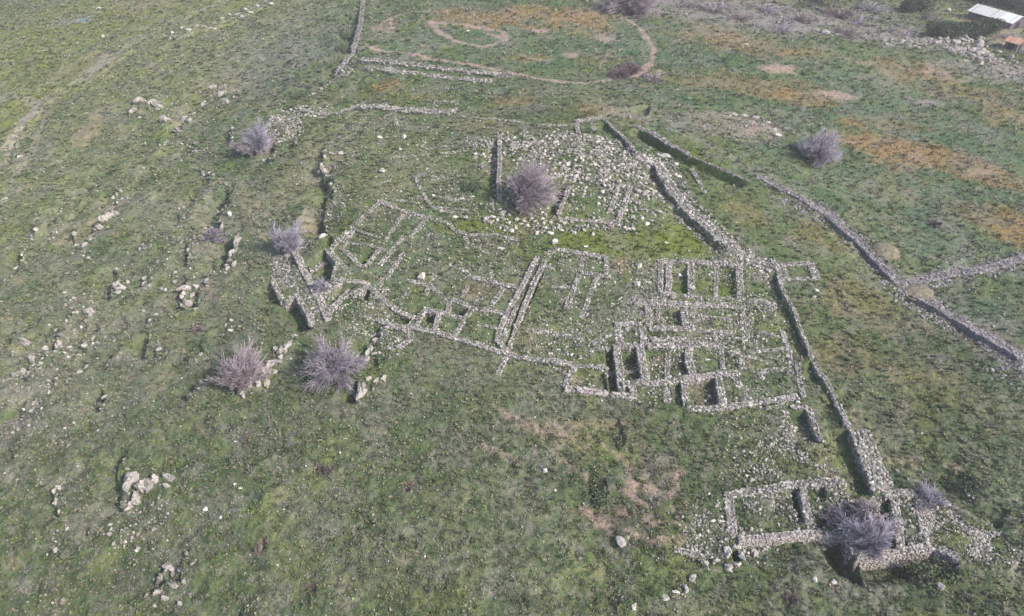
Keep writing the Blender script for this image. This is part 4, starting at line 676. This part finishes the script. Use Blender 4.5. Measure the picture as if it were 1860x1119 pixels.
bare_tree('little grey lilac shrub growing inside the shaded citadel pit', 587, 530, 1.6, 2.6, M_TWIG3, 9, 1, 'bare_shrub', 'shrub', seed=5, trunk=False)
bare_tree('pinkish bare tree fanning out left of the tall pale rock outcrop', 435, 700, 3.5, 4.8, M_TWIG2, 14, 1, lean=(-.1, .2), seed=6)
bare_tree('wide lilac grey bare tree below the citadel ruin', 608, 665, 4.4, 4.6, M_TWIG, 14, 1, seed=7)
bare_tree('rounded purple bare tree on the hilltop rubble', 942, 368, 4.8, 6.6, M_TWIG2, 15, 1, seed=8)
bare_tree('round grey lilac bare tree alone in the eastern field', 1480, 290, 5.2, 5.0, M_TWIG, 15, 1, seed=9)
bare_tree('large lilac bare tree growing in the top of the stone tower', 1577, 995, 3.0, 4.4, M_TWIG3, 11, 1, lean=(0, .2), seed=10)
bare_tree('pinkish bare tree behind the large tree on the tower', 1570, 945, 2.3, 2.8, M_TWIG2, 8, 1, seed=11)
bare_tree('pale blue lilac shrub at the head of the rubble fan', 1696, 908, 2.5, 3.4, M_TWIG3, 13, 1, 'bare_shrub', 'shrub', seed=12, trunk=False)
bare_tree('low pinkish creeping shrub left of the tower', 1508, 936, 1.8, .9, M_TWIG2, 8, 1, 'bare_shrub', 'shrub', seed=13, trunk=False)
bare_tree('purple bare tree at the top edge above the upper field', 1148, 22, 9, 7, M_TWIG2, 13, 1, seed=14)
bare_tree('dark purple heather bush on the path of the upper field, left one', 1122, 138, 3.4, 1.7, M_HEATH, 12, 1, 'heather_bush', 'bush', seed=15, trunk=False)
bare_tree('dark purple heather bush on the path of the upper field, right one', 1146, 130, 3.6, 2.4, M_HEATH, 12, 1, 'heather_bush', 'bush', seed=16, trunk=False)
bare_tree('faded mauve bush below the path bend of the upper field', 1186, 146, 2.8, 1.4, M_TWIG2, 9, 1, 'heather_bush', 'bush', seed=17, trunk=False)
for i, (px, py, rr, hh) in enumerate([(1635, 62, 5.5, 3.5), (1690, 38, 5, 4), (1395, 22, 4, 3), (1300, 22, 6, 3), (1340, 36, 5, 2), (1420, 58, 4, 2.5), (1310, 14, 3, 4), (1520, 30, 6, 2.5), (1580, 20, 6, 3), (1250, 12, 5, 2.5), (1460, 40, 5, 2), (1560, 45, 4, 2), (1830, 70, 4, 2), (1540, 66, 5, 2.4)]):
    bare_tree('mauve leafless scrub bush on the far slope', px, py, rr, hh, [M_TWIG2, M_HEATH, M_TWIG][i % 3], 7, .5, 'scrub_bush', 'bush', seed=30 + i, trunk=False, group='mauve scrub bushes on the far slope')
for px, py, r_, h_, lb in [(1697, 408, 1.6, 1.0, 'small pale mauve bush in the green eastern field'), (450, 792, 1.1, .5, 'dead brown shrub in the lower grass above the white slivers'), (567, 1066, 1.3, .7, 'dark reddish shrub near the bottom of the picture'), (478, 992, 1.1, .6, 'reddish dead shrub in the lower left grass'), (742, 888, 1.0, .5, 'dead reddish shrub in the middle of the lower grass'), (1440, 1086, 1.2, .5, 'reddish dead shrub in the bottom right grass'), (1240, 426, 1.3, .8, 'reddish shrub in the little hollow by the curved rampart'), (585, 850, 1.1, .5, 'faint purple dead shrub left of the dead reddish shrub'), (360, 604, 1.1, .5, 'reddish dead shrub on the west slope')]:
    bare_tree(lb, px, py, r_, h_, M_HEATH, 9, .7, 'dead_shrub', 'shrub', seed=int(px) % 97, trunk=False)

# ------------------------------------------------------------------ leafy evergreens and bushes
def leafy(label, px, py, rx, rz, col, n=2600, seed=0, name='evergreen_tree', catg='tree', group=None, leaf=.28):
    r = np.random.default_rng(500 + seed); x, y = W(px, py); x, y = float(x), float(y); z = hz(x, y); t = thing(name, label, catg, x, y, group)
    big = [[x, y, z - .3, x, y, z + rz * .9, .22 * rz / 2, .10]]
    cl = []
    for i in range(11):
        a = r.uniform(0, 6.28); e = r.uniform(.1, .9); q = np.array([x + math.cos(a) * rx * .62 * math.sqrt(r.random()), y + math.sin(a) * rx * .62 * math.sqrt(r.random()), z + rz * (.55 + e)]); cl.append((q, rx * r.uniform(.32, .55)))
        big.append([x, y, z + rz * .5, *q, .09, .04])
    tubes(big, M_BARK, 'trunk', t, 5)
    P = []
    for q, rr in cl: d = r.normal(0, 1, (n // 11, 3)); d /= np.linalg.norm(d, axis=1)[:, None]; P.append(q + d * rr * (r.random((len(d), 1)) ** .35) * [1, 1, .8])
    P = np.vstack(P); m = len(P); s = leaf * r.uniform(.6, 1.4, m); a = r.normal(0, 1, (m, 3)); a /= np.linalg.norm(a, axis=1)[:, None]; b = np.cross(a, r.normal(0, 1, (m, 3))); b /= np.linalg.norm(b, axis=1)[:, None]
    V = np.stack([P + a * s[:, None], P - a * s[:, None] * .6 + b * s[:, None] * .7, P - a * s[:, None] * .6 - b * s[:, None] * .7], 1).reshape(-1, 3)
    c = np.repeat(np.array(col) * r.uniform(.7, 1.35, (m, 1)), 3, 0); mesh_np('crown', V, np.arange(3 * m).reshape(-1, 3), M_LEAF, t, colour=c)
for i, (px, py, rx, rz, lb) in enumerate([(1718, 66, 4.5, 2.4, 'leftmost dark evergreen of the far clump beside the crag'), (1736, 64, 4.5, 2.4, 'second dark evergreen of the far clump beside the crag'), (1756, 62, 4.5, 2.6, 'middle dark evergreen of the far clump beside the crag'), (1774, 62, 4.5, 3, 'tall dark evergreen near the right end of the far clump'), (1791, 62, 4.2, 3, 'rightmost dark evergreen of the far clump beside the crag'), (1700, 66, 4, 3, 'low dark bush at the left foot of the far evergreen clump')]):
    leafy(lb, px, py, rx, rz * .85, (.06, .078, .052), 2600, i)
for i, (px, py, rx, rz) in enumerate([(1770, 2, 6, 2.5), (1790, 5, 6, 2.5), (1812, 4, 6, 2.5), (1832, 12, 6, 2.5), (1852, 20, 5, 2.5), (1845, 0, 6, 3), (1864, 36, 5, 2.5), (1775, -8, 6, 3), (1742, -6, 6, 2.5)]):
    leafy('dark scrubby tree behind the long pale roofed shed', px, py, rx, rz, (.085, .085, .070), 1800, 20 + i, 'scrub_tree', 'tree', 'dark scrubby trees behind the shed', .35)
for i, (px, py, rx, rz, lb) in enumerate([(1515, 14, 5, 5, 'dark bushy tree at the top edge among the terrace walls'), (1498, 4, 4, 4, 'smaller dark bush at the top edge left of the bushy tree'), (1668, 20, 6, 2, 'dark green hedge bush beside the far bright green patch'), (1655, 24, 5, 2, 'second hedge bush left of the far bright green patch')]):
    leafy(lb, px, py, rx, rz, (.045, .06, .045), 1800, 40 + i, 'dark_bush', 'bush')
for i, (px, py, rx, rz, lb) in enumerate([(1080, 880, 2.2, .35, 'dark bramble thicket among the pinkish dry grass, upper part'), (1092, 905, 1.6, .4, 'dark bramble thicket among the pinkish dry grass, lower part'), (1122, 800, 1.7, .4, 'dark bramble patch above the pinkish terrace lines'), (545, 178, 2.5, 1.2, 'dark green bush behind the stone heap'), (620, 90, 2.2, 1.2, 'dark thicket against the tumbled dark field wall'), (626, 60, 2.0, 1.0, 'upper dark thicket against the tumbled dark field wall'), (1690, 1045, 2.6, .9, 'broad dark thicket at the foot of the tower'), (1730, 1040, 2.2, .8, 'dark thicket under the right flank of the tower'), (1765, 880, 2.0, .8, 'dark green bush in the hollow behind the pale blue shrub'), (860, 345, 2.2, .8, 'dark grey green bush left of the upright hilltop wall')]):
    leafy(lb, px, py, rx, rz * .6, (.10, .122, .075), 800, 60 + i, 'bramble_thicket', 'bush', None, .16)

# ------------------------------------------------------------------ farm buildings and field features
def plain(name, a, b, rough=.8):
    t = NT(name); t.b.inputs['Roughness'].default_value = rough; return t.out(t.ramp(t.noise(1.5, 4, .7), [(.35, a), (.65, b)]))
M_ROOF = plain('weathered pale sheet roof', (.44, .43, .41), (.60, .59, .57), .7); M_WHITEROOF = plain('white sheet roof', (.62, .63, .65), (.74, .75, .78), .6); M_SHED = plain('dark shed wall', (.09, .07, .085), (.15, .12, .14)); M_TILE = plain('orange tile', (.38, .20, .13), (.50, .28, .19)); M_PLASTER = plain('white plaster', (.62, .60, .60), (.75, .73, .72)); M_DARK = plain('dark opening', (.02, .02, .025), (.03, .03, .035))
def boxm(c, s): 
    v = np.array([[i, j, k] for i in (-1, 1) for j in (-1, 1) for k in (-1, 1)]) * np.array(s) / 2 + c
    f = np.array([[0, 1, 3, 2], [4, 6, 7, 5], [0, 4, 5, 1], [2, 3, 7, 6], [0, 2, 6, 4], [1, 5, 7, 3]]); return v, f
def building(name, label, pa, pb, depth, hw, hr, roof, wallm, white_tail=False):
    (xa, ya), (xb, yb) = WP([pa, pb]); cx, cy = (xa + xb) / 2, (ya + yb) / 2; L = math.hypot(xb - xa, yb - ya); a = math.atan2(yb - ya, xb - xa)
    z = min(hz(xa, ya), hz(xb, yb)) - .1; t = thing(name, label, 'building', cx, cy, z=z); R = np.array([[math.cos(a), math.sin(a), 0], [-math.sin(a), math.cos(a), 0], [0, 0, 1]])
    tr = lambda V: V @ R + [cx, cy, z]
    v, f = boxm([0, 0, hw / 2], [L, depth, hw]); mesh_np('wall', tr(v), f, wallm, t)
    # gable roof with thickness
    e = .5; y2 = depth / 2 + e; th = .12; x2 = L / 2 + e; up = []
    def roofm(x0, x1):
        prof = [(-y2, hw - .1), (0, hw + hr), (y2, hw - .1), (y2, hw - .1 + th), (0, hw + hr + th), (-y2, hw - .1 + th)]
        V = np.array([[x, p[0], p[1]] for x in (x0, x1) for p in prof]); F = [[i, (i + 1) % 6, 6 + (i + 1) % 6, 6 + i] for i in range(6)] + [[0, 1, 4, 5], [1, 2, 3, 4], [6, 11, 10, 7], [7, 10, 9, 8]]
        return V, np.array(F)
    if white_tail:
        v, f = roofm(-x2, x2 * .35); mesh_np('roof', tr(v), f, roof, t); v, f = roofm(x2 * .35 + .05, x2); o = mesh_np('roof', tr(v), f, M_WHITEROOF, t); o['label'] = 'newer white end of the roof'
    else: v, f = roofm(-x2, x2); mesh_np('roof', tr(v), f, roof, t)
    g = np.array([[sx * (L / 2 - .01), sy, zz] for sx in (-1, 1) for sy, zz in ((-depth / 2, hw), (depth / 2, hw), (0, hw + hr - .05))]); mesh_np('gable', tr(g), np.array([[0, 1, 2], [3, 5, 4]]), wallm, t)
    for q in range(int(L / 1.6)):
        v, f = boxm([-L / 2 + (q + .5) * L / int(L / 1.6), -depth / 4, 0], [.10, depth / 2 + .4, .07]); v = v.copy(); v[:, 2] += hw + hr + th + .02 + (v[:, 1] - 0) * (hr + .1) / y2; mesh_np('roof_rib', tr(v), f, M_SHED if q % 4 == 0 else M_ROOF, t)
    nd = max(1, int(L / 6))
    for i in range(nd):
        v, f = boxm([-L / 2 + L * (i + .5) / nd, -depth / 2 - .03, hw * .45], [1.8, .08, hw * .8]); mesh_np('door', tr(v), f, M_DARK, t)
    v, f = boxm([L / 2 + .03, 0, hw * .45], [.08, depth * .3, hw * .75]); mesh_np('door', tr(v), f, M_DARK, t)
building('farm_shed', 'long pale roofed farm shed in the far upper right corner', (1768, 32), (1845, 52), 9, 3.2, 1.3, M_ROOF, M_SHED, True)
building('small_hut', 'small dark hut with orange roof and white end wall near the right edge', (1828, 86), (1850, 92), 4.5, 2.6, .8, M_TILE, M_SHED)
o = boulder('round white tank beside the left end of the farm shed', 1771, 30, 9, 8, M_WHITE, name='water_tank', tall=1.0); o['category'] = 'tank'
# round dry mounds and the water trough
def mound(label, px, py, r_, h_, name='earth_mound'):
    x, y = W(px, py); x, y = float(x), float(y); z = hz(x, y); k = 40; V = [[0, 0, h_]]; F = []
    rr = [.25, .5, .7, .85, 1.0, 1.15]; hh = [.97, .9, .75, .5, .15, -.25]
    for j, (a, b) in enumerate(zip(rr, hh)):
        for i in range(k): t = 6.2832 * i / k; w = 1 + .12 * (vn(math.cos(t) * 3 + px, math.sin(t) * 3, 1, 3) - .5); V.append([math.cos(t) * r_ * a * w, math.sin(t) * r_ * a * w, h_ * b + random.uniform(-.09, .09)])
    for i in range(k): F.append([0, 0, 1 + i, 1 + (i + 1) % k])
    V = np.array(V, float)
    Q = np.array([[1 + j * k + i, 1 + (j + 1) * k + i, 1 + (j + 1) * k + (i + 1) % k, 1 + j * k + (i + 1) % k] for j in range(5) for i in range(k)])
    T = np.array([[0, 1 + i, 1 + (i + 1) % k] for i in range(k)]); F = np.vstack([Q[:, [0, 1, 2]], Q[:, [0, 2, 3]], T])
    V += [x, y, z]; o = mesh_np(name, V, F, plain('dry mound earth', (.11, .10, .065), (.24, .205, .15)), smooth=True); rebase(o, x, y, z); tag(o, label, 'mound')
mound('round dry grassy mound above the field wall junction', 1607, 456, 2.4, .8); mound('low pinkish mound in the field wall junction', 1668, 530, 2.2, .45)
mound('small grey mound beside the round hollow north of the ramparts', 1103, 200, 1.8, .5)
ruin('ring_hollow_rim', 'low earthen rim of the round hollow north of the ramparts', 'ruin', [([(1138, 198), (1142, 211), (1160, 216), (1180, 212), (1186, 198)], .7, .3)], fill=.5)
def trough():
    x, y = W(152, 40); x, y = float(x), float(y); z = hz(x, y); v, f = boxm([x, y, z + .25], [5, 2.4, .6]); t = thing('water_trough', 'grey blue water trough on the upper left hillside', 'trough', x, y)
    mesh_np('basin', *boxm([x, y, z + .2], [5, 2.6, .5]), plain('grey trough stone', (.20, .20, .20), (.28, .28, .28)), t)
    w = NT('water'); w.b.inputs['Base Color'].default_value = (.08, .17, .26, 1); w.b.inputs['Roughness'].default_value = .25; mesh_np('water_surface', *boxm([x + .4, y, z + .46], [3.6, 1.9, .04]), w.m, t)
trough()

# ------------------------------------------------------------------ grass, ferns and weeds
FIELDS = [[(660, 10), (1120, 20), (1190, 100), (1110, 140), (930, 130), (660, 85)], [(600, 150), (900, 160), (1100, 160), (1080, 205), (900, 205), (620, 192)], [(1190, 40), (1500, 75), (1690, 85), (1880, 150), (1880, 460), (1640, 510), (1500, 375), (1250, 250), (1150, 150)], [(1430, 430), (1540, 430), (1650, 560), (1880, 700), (1880, 1010), (1780, 900), (1600, 780), (1470, 620), (1430, 540)], [(1290, 340), (1370, 340), (1480, 400), (1440, 460), (1360, 450)], [(1750, 540), (1880, 500), (1880, 640)], [(440, 380), (500, 420), (480, 640), (440, 560)]]
SCRUB = [(655, 20), (648, 80), (620, 120), (560, 178), (500, 200), (420, 185), (440, 130), (520, 70), (580, 50)]
def grass():
    def blocked(x, y):
        b = np.zeros(len(x), bool)
        for P, w in NOGRASS:
            m = (x > P[:, 0].min() - w) & (x < P[:, 0].max() + w) & (y > P[:, 1].min() - w) & (y < P[:, 1].max() + w)
            if m.any(): d, _, _ = pl_dist(x[m], y[m], P); b[m] |= d < w
        return b
    N = 1150000
    v = RNG.random(N); y = 34 * (410 / 34) ** v; x = RNG.uniform(-1, 1, N) * (y * .64 + 32)
    per = 11; nc = int(N * .62) // per; cv = RNG.random(nc); cy = 34 * (410 / 34) ** cv; cx = RNG.uniform(-1, 1, nc) * (cy * .64 + 32); R = (.13 + .0011 * cy) * RNG.lognormal(0, .35, nc)
    idx = np.repeat(np.arange(nc), per); rr = np.sqrt(RNG.random(len(idx))); aa = RNG.uniform(0, 6.28, len(idx)); m = len(idx)
    x[:m] = cx[idx] + np.cos(aa) * rr * R[idx]; y[:m] = cy[idx] + np.sin(aa) * rr * R[idx]
    up = np.zeros(N); up[:m] = (1 - rr ** 2) * R[idx] * 1.05; CL = np.ones(N); CL[:m] = RNG.lognormal(0, .22, nc)[idx]; QQ = RNG.random(N); QQ[:m] = RNG.random(nc)[idx]
    # leave gaps: clumps
    keep = fbm(x, y, .8, 2, 15) + .3 * (fbm(x, y, 6, 2, 16) - .5) > RNG.uniform(.25, .68, N); keep[m:] |= False; x, y, up, CL, QQ = x[keep], y[keep], up[keep], CL[keep], QQ[keep]
    k = ~blocked(x, y) | (RNG.random(len(x)) < .12); x, y, up, CL, QQ = x[k], y[k], up[k], CL[k], QQ[k]
    fern = np.zeros(len(x))
    for poly in FIELDS: fern = np.maximum(fern, in_poly(x, y, WP(poly)) * 1.0)
    k = RNG.random(len(x)) > fern * .2; x, y, fern, up, CL, QQ = x[k], y[k], fern[k], up[k], CL[k], QQ[k]
    c = cover(x, y); bare = (c[:, 0] > .195) & (c[:, 2] > .12) & (c[:, 0] > c[:, 1] * 1.045); k = ~bare | (RNG.random(len(x)) < np.where(y > 100, .12, .7)); x, y, c, fern, up, CL, QQ = x[k], y[k], c[k], fern[k], up[k], CL[k], QQ[k]
    z = H(x, y) + (fbm(x, y, .42, 2, 61) - .5) * .22 + (fbm(x, y, 2.4, 2, 62) - .5) * .32 + (fbm(x, y, 1.1, 2, 63) - .5) * .34 * (1 - ss(55, 95, y))
    wt = np.vstack(WALLTOPS); x = np.concatenate([x, wt[:, 0]]); y = np.concatenate([y, wt[:, 1]]); z = np.concatenate([z, wt[:, 2]]); c = np.vstack([c, cover(wt[:, 0], wt[:, 1])]); fern = np.concatenate([fern, np.zeros(len(wt))]); up = np.concatenate([up, np.zeros(len(wt))]); CL = np.concatenate([CL, np.ones(len(wt))]); QQ = np.concatenate([QQ, RNG.random(len(wt))]); z = z + up * (1 + .5 * fern)
    n = len(x)
    s = (.075 + .00105 * y) * np.clip(RNG.lognormal(0, .3, n), .5, 1.7); h = s * RNG.uniform(.5, 1.1, n) * (1 + .25 * fern)
    B = 4; V = np.empty((n, B, 3, 3)); a0 = RNG.uniform(0, 6.28, n)
    for i in range(B):
        a = a0 + 6.2832 * i / B + RNG.normal(0, .3, n); ca, sa = np.cos(a), np.sin(a); w = s * .34
        ctr = np.stack([x, y, z], 1)
        V[:, i, 0] = ctr + np.stack([-sa * w + ca * s * .1, ca * w + sa * s * .1, -.06 * np.ones(n)], 1)
        V[:, i, 1] = ctr + np.stack([sa * w + ca * s * .1, -ca * w + sa * s * .1, -.06 * np.ones(n)], 1)
        V[:, i, 2] = ctr + np.stack([ca * s * .95, sa * s * .95, h * RNG.uniform(.5, 1.1, n)], 1)
    pale = RNG.random(n) < .035 * (1 - .7 * fern) * (1 + 1.0 * (x < -10)) * 2 * ss(.3, .7, fbm(x, y, 7, 3, 301)); c[pale] = c[pale] * .4 + np.array([.28, .285, .25]) * .75
    q = QQ[:, None]; k = .62
    for lo, hi, col in ((0, .16, MAUVE), (.16, .42, DARK), (.42, .54, YEL), (.54, .60, TAN), (.60, .66, PINK)): c = np.where((q >= lo) & (q < hi), c * (1 - k * .8) + np.array(col) * k * .8, c)  # random clump hues; the DARK share paints in shadow between clumps
    sc = in_poly(x, y, WP(SCRUB)) & (RNG.random(n) < .5); c[sc] = np.where(RNG.random((sc.sum(), 1)) < .55, np.array([[.060, .075, .058]]), np.array([[.19, .20, .185]])); s[sc] *= 1.9; h[sc] *= 2.6
    lum = CL[:, None] * RNG.lognormal(-.03, .15, (n, 1)) * (1 + .22 * fern[:, None]); tint = RNG.normal(1, .08, (n, 3))
    cc = np.repeat(np.clip(c * lum * tint * 1.1, 0, .6), B * 3, 0)
    o = mesh_np('grass', V.reshape(-1, 3), np.arange(n * B * 3).reshape(-1, 3), M_LEAF, colour=cc); tag(o, 'low grass, weeds and ferns growing over the whole hillside', 'grass', kind='stuff')
    print('tufts', n)
grass()

# ------------------------------------------------------------------ haze
hv, hf = boxm([0, 200, 14], [1100, 1100, 150]); hz_o = mesh_np('haze', hv, hf); tag(hz_o, 'thin pale haze in the air over the hillside', 'haze', kind='stuff')
hm_ = bpy.data.materials.new('haze'); hm_.use_nodes = True; ht = hm_.node_tree; ht.nodes.clear(); pv = ht.nodes.new('ShaderNodeVolumePrincipled'); ho = ht.nodes.new('ShaderNodeOutputMaterial')
pv.inputs['Color'].default_value = (.97, .96, .98, 1); pv.inputs['Density'].default_value = .00038; pv.inputs['Anisotropy'].default_value = .2; ht.links.new(pv.outputs[0], ho.inputs['Volume']); hz_o.data.materials.append(hm_)
